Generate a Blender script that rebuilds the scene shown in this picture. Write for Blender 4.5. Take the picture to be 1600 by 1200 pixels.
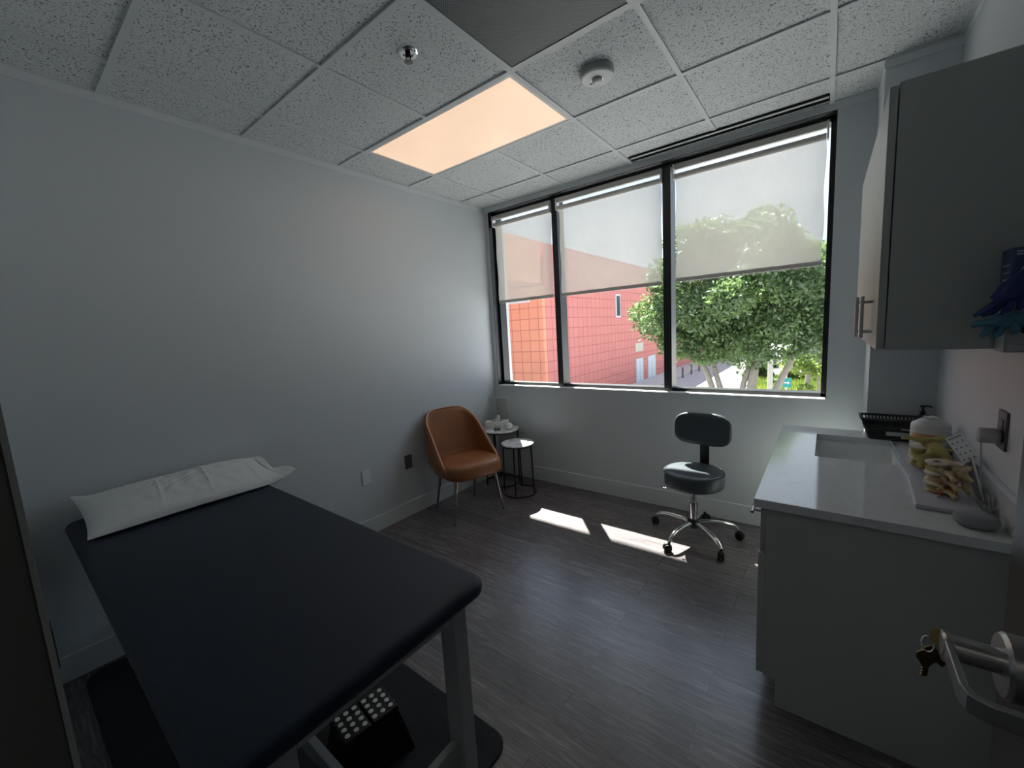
import bpy, bmesh, math, random
import numpy as np
from mathutils import Vector, Matrix
C = bpy.context.scene
for o in list(bpy.data.objects): bpy.data.objects.remove(o)
random.seed(7); RNG = np.random.default_rng(11)
PI = math.pi
H = 2.743           # ceiling height
XR = 3.24           # right wall
YB = -3.29          # wall behind the camera
G = -4.0            # street level outside

# ------------------------------------------------------------------ camera
cam_d = bpy.data.cameras.new('camera'); cam = bpy.data.objects.new('camera', cam_d); C.collection.objects.link(cam)
cam_d.sensor_fit = 'HORIZONTAL'; cam_d.sensor_width = 36.0
cam_d.lens = 635.36 / 1600 * 36.0
cam_d.clip_start = 0.01; cam_d.clip_end = 500
Rw = Matrix(((0.79240343, 0.03254038, -0.60912883), (0.60723433, -0.13701611, 0.78261935), (-0.05799373, -0.9900342, -0.12833166)))
Rb = Rw @ Matrix(((1, 0, 0), (0, -1, 0), (0, 0, -1)))
cam.matrix_world = Matrix.Translation((2.78117, -3.27764, 1.51098)) @ Rb.to_4x4()
C.camera = cam

# ------------------------------------------------------------------ exposure, sky, sun
C.view_settings.view_transform = 'Standard'; C.view_settings.look = 'None'
C.view_settings.gamma = 1.0; C.view_settings.exposure = 0.0; C.view_settings.use_curve_mapping = False
SKY = 1.45; SUN = 34.0
C.cycles.diffuse_bounces = 8; C.cycles.max_bounces = 14; C.cycles.transparent_max_bounces = 16
w = bpy.data.worlds.new('sky'); C.world = w; w.use_nodes = True
nt = w.node_tree; nt.nodes.clear()
def N(t, **k):
    n = nt.nodes.new(t)
    for a, b in k.items():
        if a in n.inputs: n.inputs[a].default_value = b
        else: setattr(n, a, b)
    return n
tc = N('ShaderNodeTexCoord'); sep = N('ShaderNodeSeparateXYZ'); nt.links.new(tc.outputs['Generated'], sep.inputs[0])
mp = N('ShaderNodeMapping'); mp.inputs['Scale'].default_value = (1, 1, 2.6); nt.links.new(tc.outputs['Generated'], mp.inputs[0])
ns = N('ShaderNodeTexNoise', Scale=2.3, Detail=6.0, Roughness=0.58); nt.links.new(mp.outputs[0], ns.inputs['Vector'])
cr = N('ShaderNodeValToRGB'); cr.color_ramp.elements[0].position = 0.42; cr.color_ramp.elements[1].position = 0.62
nt.links.new(ns.outputs[0], cr.inputs[0])
gr = N('ShaderNodeValToRGB'); gr.color_ramp.elements[0].color = (0.80, 0.90, 1.0, 1); gr.color_ramp.elements[1].color = (0.30, 0.52, 0.95, 1)
nt.links.new(sep.outputs['Z'], gr.inputs[0])
mx = N('ShaderNodeMixRGB'); nt.links.new(cr.outputs[0], mx.inputs[0]); nt.links.new(gr.outputs[0], mx.inputs[1]); mx.inputs[2].default_value = (0.88, 0.98, 1.12, 1)
bg = N('ShaderNodeBackground', Strength=SKY); nt.links.new(mx.outputs[0], bg.inputs[0])
wo = N('ShaderNodeOutputWorld'); nt.links.new(bg.outputs[0], wo.inputs[0])
sd = bpy.data.lights.new('sun', 'SUN'); sd.energy = SUN; sd.angle = math.radians(0.53); sd.color = (1.0, 0.95, 0.88)
sun = bpy.data.objects.new('sun', sd); C.collection.objects.link(sun)
sun.rotation_euler = Vector((0.655, -0.745, -1.31)).to_track_quat('-Z', 'Y').to_euler(); sun.location = (-6, 8, 14)

# ------------------------------------------------------------------ materials
MATS = {}
def mat(name, col, rough=0.5, metal=0.0, spec=0.5, bump=None, var=None, **kw):
    """col: linear rgb. bump=(scale, strength[, detail]); var=(scale, amount) noise variation of the colour"""
    if name in MATS: return MATS[name]
    m = bpy.data.materials.new(name); m.use_nodes = True; t = m.node_tree; b = t.nodes['Principled BSDF']
    b.inputs['Base Color'].default_value = (*col, 1); b.inputs['Roughness'].default_value = rough
    b.inputs['Metallic'].default_value = metal; b.inputs['Specular IOR Level'].default_value = spec
    for k, v in kw.items(): b.inputs[k.replace('_', ' ')].default_value = v
    co = t.nodes.new('ShaderNodeTexCoord')
    if var:
        n = t.nodes.new('ShaderNodeTexNoise'); n.inputs['Scale'].default_value = var[0]; n.inputs['Detail'].default_value = 4
        t.links.new(co.outputs['Object'], n.inputs['Vector'])
        r = t.nodes.new('ShaderNodeMapRange'); r.inputs['To Min'].default_value = 1 - var[1]; r.inputs['To Max'].default_value = 1 + var[1]
        t.links.new(n.outputs[0], r.inputs[0])
        mm = t.nodes.new('ShaderNodeVectorMath'); mm.operation = 'SCALE'; mm.inputs[0].default_value = col
        t.links.new(r.outputs[0], mm.inputs['Scale']); t.links.new(mm.outputs[0], b.inputs['Base Color'])
    if bump:
        n = t.nodes.new('ShaderNodeTexNoise'); n.inputs['Scale'].default_value = bump[0]; n.inputs['Detail'].default_value = bump[2] if len(bump) > 2 else 3
        t.links.new(co.outputs['Object'], n.inputs['Vector'])
        bp = t.nodes.new('ShaderNodeBump'); bp.inputs['Strength'].default_value = bump[1]; bp.inputs['Distance'].default_value = 0.004
        t.links.new(n.outputs[0], bp.inputs['Height']); t.links.new(bp.outputs[0], b.inputs['Normal'])
    MATS[name] = m; return m
def nodes(m): return m.node_tree, m.node_tree.nodes['Principled BSDF']
def add(t, ty, ins=None, **props):
    n = t.nodes.new(ty)
    for k, v in props.items(): setattr(n, k, v)
    for k, v in (ins or {}).items():
        if isinstance(v, bpy.types.NodeSocket): t.links.new(v, n.inputs[k])
        else: n.inputs[k].default_value = v
    return n

M_wall = mat('wall_paint', (0.585, 0.625, 0.655), 0.55, bump=(220, 0.06), var=(1.2, 0.02))
M_trim = mat('trim_paint', (0.655, 0.69, 0.715), 0.4)
M_black = mat('black_aluminium', (0.012, 0.013, 0.015), 0.35)
M_lam = mat('cabinet_laminate', (0.40, 0.43, 0.41), 0.42, bump=(90, 0.02), var=(3, 0.02))
M_chrome = mat('chrome', (0.78, 0.79, 0.8), 0.09, 1.0)
M_steel = mat('brushed_steel', (0.42, 0.42, 0.42), 0.3, 1.0)
M_gun = mat('gunmetal', (0.50, 0.47, 0.42), 0.25, 1.0)
M_blackp = mat('black_plastic', (0.012, 0.012, 0.013), 0.4)
M_navy = mat('navy_vinyl', (0.008, 0.015, 0.032), 0.46, spec=0.32, bump=(260, 0.15), var=(4, 0.06))
M_cabpaint = mat('table_frame_laminate', (0.30, 0.31, 0.31), 0.45)
M_white = mat('white_plastic', (0.72, 0.73, 0.74), 0.35)
M_stoolv = mat('charcoal_vinyl', (0.06, 0.075, 0.088), 0.38, bump=(300, 0.1))
M_leather = mat('tan_leather', (0.33, 0.125, 0.048), 0.30, bump=(140, 0.25, 6), var=(9, 0.18))
M_pipe = mat('leather_piping', (0.75, 0.50, 0.36), 0.35)
M_mat = mat('rubber_mat', (0.016, 0.018, 0.021), 0.85, bump=(180, 0.8))
M_pillow = mat('pillow_paper', (0.74, 0.78, 0.79), 0.8, bump=(45, 0.5, 6))

# --- ceiling tile: fissured mineral board
M_tile = mat('ceiling_tile', (0.5, 0.52, 0.52), 0.9)
t, b = nodes(M_tile); co = add(t, 'ShaderNodeTexCoord')
wob = add(t, 'ShaderNodeTexNoise', {'Vector': co.outputs['Object'], 'Scale': 28.0, 'Detail': 2.0})
mixv = add(t, 'ShaderNodeMixRGB', {0: 0.035, 1: co.outputs['Object'], 2: wob.outputs['Color']})
n1 = add(t, 'ShaderNodeTexNoise', {'Vector': mixv.outputs[0], 'Scale': 135.0, 'Detail': 1.5, 'Roughness': 0.5})
r1 = add(t, 'ShaderNodeMapRange', {0: n1.outputs[0], 1: 0.36, 2: 0.415, 3: 1.0, 4: 0.0})
n2 = add(t, 'ShaderNodeTexNoise', {'Vector': co.outputs['Object'], 'Scale': 330.0, 'Detail': 1.0})
r2 = add(t, 'ShaderNodeMapRange', {0: n2.outputs[0], 1: 0.27, 2: 0.33, 3: 1.0, 4: 0.0})
mxm = add(t, 'ShaderNodeMath', {0: r1.outputs[0], 1: r2.outputs[0]}, operation='MAXIMUM')
mc = add(t, 'ShaderNodeMixRGB', {0: mxm.outputs[0], 1: (0.66, 0.70, 0.71, 1), 2: (0.20, 0.21, 0.215, 1)})
t.links.new(mc.outputs[0], b.inputs['Base Color'])
bp = add(t, 'ShaderNodeBump', {'Strength': 0.5, 'Distance': 0.002, 'Height': mxm.outputs[0]}, invert=True); t.links.new(bp.outputs[0], b.inputs['Normal'])
M_grid = mat('ceiling_grid_metal', (0.60, 0.64, 0.65), 0.45)

# --- vinyl plank floor, planks along X
M_floor = mat('vinyl_plank', (0.1, 0.09, 0.09), 0.3, spec=0.9)
t, b = nodes(M_floor); co = add(t, 'ShaderNodeTexCoord')
br = add(t, 'ShaderNodeTexBrick', {'Vector': co.outputs['Object'], 'Scale': 1.0, 'Mortar Size': 0.0012, 'Brick Width': 1.22, 'Row Height': 0.152,
     'Color1': (0.0, 0, 0, 1), 'Color2': (1, 1, 1, 1), 'Mortar': (0.3, 0.3, 0.3, 1), 'Bias': 0.0}, offset=0.37)
off = add(t, 'ShaderNodeVectorMath', {0: br.outputs['Color'], 1: (7.0, 13.0, 3.0)}, operation='MULTIPLY')
sh = add(t, 'ShaderNodeVectorMath', {0: co.outputs['Object'], 1: off.outputs[0]}, operation='ADD')
st = add(t, 'ShaderNodeMapping', {'Vector': sh.outputs[0]}); st.inputs['Scale'].default_value = (1.6, 26.0, 1.0)
g1 = add(t, 'ShaderNodeTexNoise', {'Vector': st.outputs[0], 'Scale': 2.2, 'Detail': 8.0, 'Roughness': 0.68, 'Distortion': 0.9})
st2 = add(t, 'ShaderNodeMapping', {'Vector': sh.outputs[0]}); st2.inputs['Scale'].default_value = (5.0, 150.0, 1.0)
g2 = add(t, 'ShaderNodeTexNoise', {'Vector': st2.outputs[0], 'Scale': 2.0, 'Detail': 4.0, 'Roughness': 0.6})
gm = add(t, 'ShaderNodeMath', {0: g1.outputs[0], 1: 0.65}, operation='MULTIPLY')
gn = add(t, 'ShaderNodeMath', {0: g2.outputs[0], 1: 0.35, 2: gm.outputs[0]}, operation='MULTIPLY_ADD')
fr = add(t, 'ShaderNodeValToRGB', {0: gn.outputs[0]})
e = fr.color_ramp.elements; e[0].position = 0.36; e[0].color = (0.050, 0.044, 0.046, 1); e[1].position = 0.66; e[1].color = (0.30, 0.275, 0.285, 1)
x = e.new(0.5); x.color = (0.142, 0.126, 0.130, 1)
pv = add(t, 'ShaderNodeMapRange', {0: br.outputs['Color'], 3: 0.85, 4: 1.12})
fs = add(t, 'ShaderNodeVectorMath', {0: fr.outputs[0], 'Scale': pv.outputs[0]}, operation='SCALE')
fm = add(t, 'ShaderNodeMixRGB', {0: br.outputs['Fac'], 1: fs.outputs[0], 2: (0.03, 0.026, 0.025, 1)})
t.links.new(fm.outputs[0], b.inputs['Base Color'])
rr = add(t, 'ShaderNodeMapRange', {0: gn.outputs[0], 1: 0.3, 2: 0.7, 3: 0.30, 4: 0.22}); t.links.new(rr.outputs[0], b.inputs['Roughness'])
bp = add(t, 'ShaderNodeBump', {'Strength': 0.25, 'Distance': 0.001, 'Height': gn.outputs[0]}); t.links.new(bp.outputs[0], b.inputs['Normal'])

# --- quartz counter
M_quartz = mat('quartz', (0.60, 0.62, 0.63), 0.10, spec=0.9)
t, b = nodes(M_quartz); co = add(t, 'ShaderNodeTexCoord')
q = add(t, 'ShaderNodeTexNoise', {'Vector': co.outputs['Object'], 'Scale': 3.2, 'Detail': 8.0, 'Distortion': 2.2})
qr = add(t, 'ShaderNodeValToRGB', {0: q.outputs[0]}); e = qr.color_ramp.elements
e[0].position = 0.47; e[0].color = (0.62, 0.64, 0.65, 1); e[1].position = 0.53; e[1].color = (0.62, 0.64, 0.65, 1); k = e.new(0.50); k.color = (0.58, 0.60, 0.61, 1)
t.links.new(qr.outputs[0], b.inputs['Base Color'])
# --- marble
M_marble = mat('marble', (0.8, 0.8, 0.8), 0.18)
t, b = nodes(M_marble); co = add(t, 'ShaderNodeTexCoord')
q = add(t, 'ShaderNodeTexNoise', {'Vector': co.outputs['Object'], 'Scale': 4.5, 'Detail': 7.0, 'Distortion': 2.5})
qr = add(t, 'ShaderNodeValToRGB', {0: q.outputs[0]}); e = qr.color_ramp.elements
e[0].position = 0.44; e[0].color = (0.85, 0.86, 0.87, 1); e[1].position = 0.54; e[1].color = (0.85, 0.86, 0.87, 1); k = e.new(0.49); k.color = (0.40, 0.44, 0.50, 1)
t.links.new(qr.outputs[0], b.inputs['Base Color'])
# --- door wood
M_dwood = mat('dark_door_wood', (0.035, 0.026, 0.022), 0.3)
t, b = nodes(M_dwood); co = add(t, 'ShaderNodeTexCoord'); mp2 = add(t, 'ShaderNodeMapping', {'Vector': co.outputs['Object']}); mp2.inputs['Scale'].default_value = (30, 30, 1.5)
q = add(t, 'ShaderNodeTexNoise', {'Vector': mp2.outputs[0], 'Scale': 3.0, 'Detail': 6.0}); qr = add(t, 'ShaderNodeValToRGB', {0: q.outputs[0]}); e = qr.color_ramp.elements
e[0].color = (0.02, 0.014, 0.012, 1); e[1].color = (0.06, 0.045, 0.038, 1); e[0].position = 0.3; e[1].position = 0.75
t.links.new(qr.outputs[0], b.inputs['Base Color'])
# --- glass / acrylic / blinds
def thin_glass(name, tint, refl):
    m = bpy.data.materials.new(name); m.use_nodes = True; t = m.node_tree; t.nodes.clear()
    tr = add(t, 'ShaderNodeBsdfTransparent', {0: (*tint, 1)}); gl = add(t, 'ShaderNodeBsdfGlossy', {'Roughness': 0.02})
    lw = add(t, 'ShaderNodeLayerWeight', {0: 0.5}); pw = add(t, 'ShaderNodeMath', {0: lw.outputs['Facing'], 1: 5.0}, operation='POWER')
    fa = add(t, 'ShaderNodeMath', {0: pw.outputs[0], 1: 0.85, 2: refl}, operation='MULTIPLY_ADD'); mx = add(t, 'ShaderNodeMixShader', {0: fa.outputs[0], 1: tr.outputs[0], 2: gl.outputs[0]})
    add(t, 'ShaderNodeOutputMaterial', {0: mx.outputs[0]}); return m
M_glass = thin_glass('window_glass', (0.97, 0.985, 0.98), 0.03)
M_acryl = thin_glass('clear_acrylic', (0.99, 0.995, 0.995), 0.05)
M_blind = bpy.data.materials.new('solar_shade_fabric'); M_blind.use_nodes = True; t = M_blind.node_tree; t.nodes.clear()
co = add(t, 'ShaderNodeTexCoord'); nz = add(t, 'ShaderNodeTexNoise', {'Vector': co.outputs['Object'], 'Scale': 3.0, 'Detail': 5.0})
mpv = add(t, 'ShaderNodeMapping', {'Vector': co.outputs['Object']}); mpv.inputs['Scale'].default_value = (160, 1, 3)
nz2 = add(t, 'ShaderNodeTexNoise', {'Vector': mpv.outputs[0], 'Scale': 3.0, 'Detail': 2.0})
ad = add(t, 'ShaderNodeMath', {0: nz.outputs[0], 1: nz2.outputs[0]}, operation='ADD')
mr = add(t, 'ShaderNodeMapRange', {0: ad.outputs[0], 1: 0.6, 2: 1.4, 3: 0.92, 4: 1.06})
tcx = add(t, 'ShaderNodeVectorMath', {0: (0.60, 0.575, 0.505), 'Scale': mr.outputs[0]}, operation='SCALE')
df = add(t, 'ShaderNodeBsdfDiffuse', {0: tcx.outputs[0]}); tl = add(t, 'ShaderNodeBsdfTranslucent', {0: tcx.outputs[0]}); tp = add(t, 'ShaderNodeBsdfTransparent')
m1 = add(t, 'ShaderNodeMixShader', {0: 0.62, 1: df.outputs[0], 2: tl.outputs[0]}); m2 = add(t, 'ShaderNodeMixShader', {0: 0.23, 1: m1.outputs[0], 2: tp.outputs[0]})
add(t, 'ShaderNodeOutputMaterial', {0: m2.outputs[0]})
def emit(name, col, s):
    m = bpy.data.materials.new(name); m.use_nodes = True; t = m.node_tree; b = t.nodes['Principled BSDF']
    b.inputs['Base Color'].default_value = (0.25, 0.25, 0.25, 1); b.inputs['Emission Color'].default_value = (*col, 1); b.inputs['Emission Strength'].default_value = s; return m

# ------------------------------------------------------------------ mesh helpers
def box(bm, x0, x1, y0, y1, z0, z1):
    v = [bm.verts.new(p) for p in ((x0, y0, z0), (x1, y0, z0), (x1, y1, z0), (x0, y1, z0), (x0, y0, z1), (x1, y0, z1), (x1, y1, z1), (x0, y1, z1))]
    for f in ((3, 2, 1, 0), (4, 5, 6, 7), (0, 1, 5, 4), (1, 2, 6, 5), (2, 3, 7, 6), (3, 0, 4, 7)): bm.faces.new([v[i] for i in f])
    return v
def prism(bm, pts, fn0, fn1):
    a = [bm.verts.new(fn0(*p)) for p in pts]; c = [bm.verts.new(fn1(*p)) for p in pts]; n = len(pts)
    bm.faces.new(a[::-1]); bm.faces.new(c)
    for i in range(n): bm.faces.new((a[i], a[(i+1) % n], c[(i+1) % n], c[i]))
def rings(bm, rs, cap0=True, cap1=True, closed=False):
    vs = [[bm.verts.new(p) for p in r] for r in rs]; n = len(vs[0])
    m = len(vs); 
    for i in range(m if closed else m-1):
        A, B = vs[i], vs[(i+1) % m]
        for j in range(n): bm.faces.new((A[j], A[(j+1) % n], B[(j+1) % n], B[j]))
    if not closed:
        if cap0: bm.faces.new(vs[0][::-1])
        if cap1: bm.faces.new(vs[-1])
    return vs
def lathe(bm, prof, c=(0, 0, 0), seg=32, axis='z'):
    rs = []
    for r, h in prof:
        ring = []
        for k in range(seg):
            a = 2*PI*k/seg; p = (r*math.cos(a), r*math.sin(a), h)
            if axis == 'x': p = (p[2], p[0], p[1])
            if axis == 'y': p = (p[1], p[2], p[0])
            ring.append((c[0]+p[0], c[1]+p[1], c[2]+p[2]))
        rs.append(ring)
    rings(bm, rs)
def tube(bm, pts, r, seg=12, closed=False, r1=None):
    P = [Vector(p) for p in pts]; n = len(P); rs = []
    up = None
    for i in range(n):
        if closed: d = P[(i+1) % n]-P[i-1]
        else: d = P[min(i+1, n-1)]-P[max(i-1, 0)]
        d.normalize()
        if up is None: up = Vector((0, 0, 1)) if abs(d.z) < 0.9 else Vector((1, 0, 0))
        a = d.cross(up).normalized(); u = a.cross(d).normalized(); up = u
        rr = r if r1 is None else r+(r1-r)*i/(n-1)
        if isinstance(r, (list, tuple)): rr = r[i]
        rs.append([P[i]+a*rr*math.cos(2*PI*k/seg)+u*rr*math.sin(2*PI*k/seg) for k in range(seg)])
    rings(bm, rs, closed=closed)
def strip(bm, pts, w, h, nrm):
    """flat bar along pts: width w along nrm, thickness h across"""
    P = [Vector(p) for p in pts]; nrm = Vector(nrm).normalized(); rs = []
    for i in range(len(P)):
        d = (P[min(i+1, len(P)-1)]-P[max(i-1, 0)]).normalized(); s = d.cross(nrm).normalized()
        rs.append([P[i]+nrm*a*w/2+s*b*h/2 for a, b in ((-1, -1), (1, -1), (1, 1), (-1, 1))])
    rings(bm, rs)
def rrect(w, d, r, n=6):
    pts = []
    for cx, cy, a0 in ((w/2-r, d/2-r, 0), (-w/2+r, d/2-r, PI/2), (-w/2+r, -d/2+r, PI), (w/2-r, -d/2+r, 1.5*PI)):
        for k in range(n+1):
            a = a0+PI/2*k/n; pts.append((cx+r*math.cos(a), cy+r*math.sin(a)))
    return pts
def slab(bm, cx, cy, w, d, z0, z1, rc, re, n=6, bot=True):
    """rounded slab: corner radius rc, edge radius re"""
    prof = []
    if bot:
        for k in range(5): a = PI/2*k/4; prof.append((re*(1-math.sin(a)), z0+re*(1-math.cos(a))))
    else: prof.append((0, z0))
    for k in range(5): a = PI/2*k/4; prof.append((re*(1-math.cos(a)), z1-re*(1-math.sin(a))))
    rs = []
    for ins, z in prof:
        rs.append([(cx+x, cy+y, z) for x, y in rrect(w-2*ins, d-2*ins, max(rc-ins, 0.001), n)])
    rings(bm, rs)
def ico(bm, c, r, s=(1, 1, 1), sub=2, rot=None):
    ret = bmesh.ops.create_icosphere(bm, subdivisions=sub, radius=1.0)
    M = Matrix.Translation(c) @ (rot.to_4x4() if rot else Matrix()) @ Matrix.Diagonal((r*s[0], r*s[1], r*s[2], 1))
    bmesh.ops.transform(bm, matrix=M, verts=ret['verts'])
BM = bmesh.new
def obj(name, bm, m, parent=None, smooth=None, bevel=0, kind=None):
    bmesh.ops.recalc_face_normals(bm, faces=bm.faces)
    me = bpy.data.meshes.new(name)
    if smooth is not None:
        for f in bm.faces: f.smooth = True
        for e in bm.edges:
            if len(e.link_faces) == 2 and e.calc_face_angle(0) > math.radians(smooth): e.smooth = False
    bm.to_mesh(me); bm.free(); me.materials.append(m)
    o = bpy.data.objects.new(name, me); C.collection.objects.link(o)
    if parent: o.parent = parent
    if bevel:
        md = o.modifiers.new('bevel', 'BEVEL'); md.width = bevel; md.segments = 2; md.limit_method = 'ANGLE'
        md.harden_normals = False
    if kind: o['kind'] = kind
    return o
def struct(name, bm, m, parent=None, **k): return obj(name, bm, m, parent, kind=None if parent else 'structure', **k)
def thing(name, label, cat, loc=(0, 0, 0), rz=0, group=None):
    o = bpy.data.objects.new(name, None); C.collection.objects.link(o); o.empty_display_size = 0.1
    o.location = loc; o.rotation_euler = (0, 0, rz); o['label'] = label; o['category'] = cat
    if group: o['group'] = group
    return o
def tag(o, label, cat, group=None):
    o['label'] = label; o['category'] = cat
    if group: o['group'] = group
    return o
def bobj(name, dims, m, parent=None, **k):
    bm = BM(); box(bm, *dims); return obj(name, bm, m, parent, **k)
def copy_tree(o, parent=None):
    c = o.copy(); C.collection.objects.link(c)
    if parent: c.parent = parent
    for ch in list(o.children): copy_tree(ch, c)
    return c

# ------------------------------------------------------------------ room shell
def sbox(name, dims, m, parent=None, **k):
    bm = BM(); box(bm, *dims); return struct(name, bm, m, parent, **k)
sbox('floor', (-0.15, XR+0.15, YB-0.13, 0.0, -0.12, 0.0), M_floor)
bm = BM(); box(bm, -0.15, XR+0.15, YB-0.13, 0.25, H+0.004, H+0.12); struct('ceiling', bm, M_tile)
sbox('wall_left', (-0.15, 0, YB-0.13, 0.25, -0.12, H+0.004), M_wall)
sbox('wall_right', (XR, XR+0.15, YB-0.13, 0.0, -0.12, H+0.004), M_wall)
sbox('wall_chase', (2.972, XR, -0.335, 0.0, 0.0, H+0.004), M_wall)
WX0, WX1, WZ0, WZ1 = 0.05, 2.79, 0.955, 2.70
bm = BM()
box(bm, 0.0, WX0, 0.0, 0.25, -0.12, H+0.004); box(bm, WX1, XR+0.15, 0.0, 0.25, -0.12, H+0.004)
box(bm, WX0, WX1, 0.0, 0.25, -0.12, WZ0); box(bm, WX0, WX1, 0.0, 0.25, WZ1, H+0.004)
struct('wall_front', bm, M_wall)
# wall behind the camera with the doorway (opening x 2.09..3.045)
DX0, DX1, DZ = 2.09, 3.05, 2.13
bm = BM()
box(bm, 0, DX0-0.045, YB-0.13, YB, 0, H+0.004); box(bm, DX1+0.045, XR, YB-0.13, YB, 0, H+0.004); box(bm, DX0-0.045, DX1+0.045, YB-0.13, YB, DZ+0.045, H+0.004)
struct('wall_back', bm, M_wall)
# corridor beyond the doorway
bm = BM(); box(bm, 1.2, 3.7, YB-1.7, YB-0.13, -0.12, 0); struct('floor_corridor', bm, M_floor)
bm = BM(); box(bm, 1.2, 3.7, YB-1.8, YB-1.7, -0.12, 2.6); box(bm, 1.1, 1.2, YB-1.8, YB-0.13, -0.12, 2.6); box(bm, 3.7, 3.8, YB-1.8, YB-0.13, -0.12, 2.6)
struct('wall_corridor', bm, M_wall)
bm = BM(); box(bm, 1.1, 3.8, YB-1.8, YB-0.13, 2.6, 2.7); struct('ceiling_corridor', bm, M_tile)
# added glowing panel, out of view, to lift the jamb and cabinet side
cl = thing('ceiling_light', 'added square fill light panel in the corridor, out of view', 'ceiling light', (2.5, YB-0.9, 2.6))
bobj('light_frame', (-0.33, 0.33, -0.33, 0.33, -0.004, 0.0), mat('added_fill_frame', (0.7, 0.7, 0.7), 0.5), cl)
bobj('diffuser', (-0.30, 0.30, -0.30, 0.30, -0.010, -0.0045), emit('added_fill_glow', (1.0, 0.9, 0.78), 1.5), cl)
# baseboards
def baseboard(name, dims): sbox(name, dims, M_trim, bevel=0.003)
baseboard('baseboard_left', (0, 0.014, YB, 0, 0, 0.125)); baseboard('baseboard_front', (0.014, 2.972, -0.014, 0, 0, 0.14))
baseboard('baseboard_right', (XR-0.014, XR, YB, -1.60, 0, 0.125)); baseboard('baseboard_back', (0.014, 2.03, YB, YB+0.014, 0, 0.125))
# wall angle under the ceiling
zt0 = H-0.042
sbox('trim_1', (0, 0.004, YB, 0, zt0, H), M_trim); sbox('trim_2', (0.004, 2.968, -0.004, 0, zt0, H), M_trim)
bm = BM(); box(bm, 2.968, XR, -0.339, -0.335, zt0, H); box(bm, 2.968, 2.972, -0.335, 0, zt0, H); struct('trim_3', bm, M_trim)
sbox('trim_4', (XR-0.004, XR, YB, -0.339, zt0, H), M_trim)
# ceiling T-grid
T = 0.6096; GX, GY = 0.324, -0.3345; hw = 0.012
bm = BM()
xs = [GX+i*T for i in range(5)]; ys = [GY-j*T for j in range(5)]
for x in xs:
    lo, hi = YB, (-0.155 if 1.6 < x < 2.7 else -0.004)
    if abs(x-(GX+T)) < 1e-3:     # the lay-in light spans two bays
        box(bm, x-hw, x+hw, GY-T, hi, H-0.004, H+0.004); box(bm, x-hw, x+hw, lo, GY-2*T, H-0.004, H+0.004)
    else: box(bm, x-hw, x+hw, lo, hi, H-0.004, H+0.004)
for y in ys: box(bm, 0.004, XR-0.004, y-hw, y+hw, H-0.0042, H+0.0038)
struct('trim_5', bm, M_grid)
bm = BM(); box(bm, 0.0, 0.02, YB, 0, H-0.0014, H+0.003); box(bm, 0.0, 2.99, -0.02, 0, H-0.0014, H+0.003)
box(bm, 2.955, XR, -0.352, -0.335, H-0.0014, H+0.003); box(bm, 2.955, 2.972, -0.352, -0.02, H-0.0014, H+0.003); box(bm, XR-0.02, XR, YB, -0.352, H-0.0014, H+0.003)
struct('trim_6', bm, M_grid)

# ------------------------------------------------------------------ window
FY0, FY1 = 0.07, 0.17
panes = [(WX0, 0.757), (0.815, 1.752), (1.812, WX1)]
bm = BM()
box(bm, WX0, WX1, FY0, FY1, WZ1-0.035, WZ1); box(bm, WX0, WX1, FY0, FY1, WZ0+0.005, WZ0+0.03)
box(bm, WX0, WX0+0.03, FY0, FY1, WZ0+0.005, WZ1); box(bm, WX1-0.028, WX1, FY0, FY1, WZ0+0.005, WZ1)
for a, c in ((0.757, 0.815), (1.752, 1.812)): box(bm, a, c, FY0-0.02, FY1, WZ0+0.005, WZ1)
win = struct('window_1', bm, M_black)
bm = BM(); box(bm, WX0, WX1, 0.0, FY1, WZ1-0.004, WZ1+0.001); box(bm, WX0-0.001, WX0+0.004, 0.0, FY0, WZ0, WZ1); box(bm, WX1-0.004, WX1+0.001, 0.0, FY0, WZ0, WZ1)
obj('reveal_lining', bm, M_black, win)
M_sill = mat('sill_paint', (0.75, 0.77, 0.78), 0.45)
bm = BM(); box(bm, WX0-0.0, WX1+0.0, -0.004, FY1, WZ0-0.004, WZ0+0.005); obj('window_sill', bm, M_sill, win)
for a, c in panes:
    bm = BM(); box(bm, a, c, 0.135, 0.141, WZ0+0.02, WZ1-0.02); obj('window_pane', bm, M_glass, win)
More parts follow.
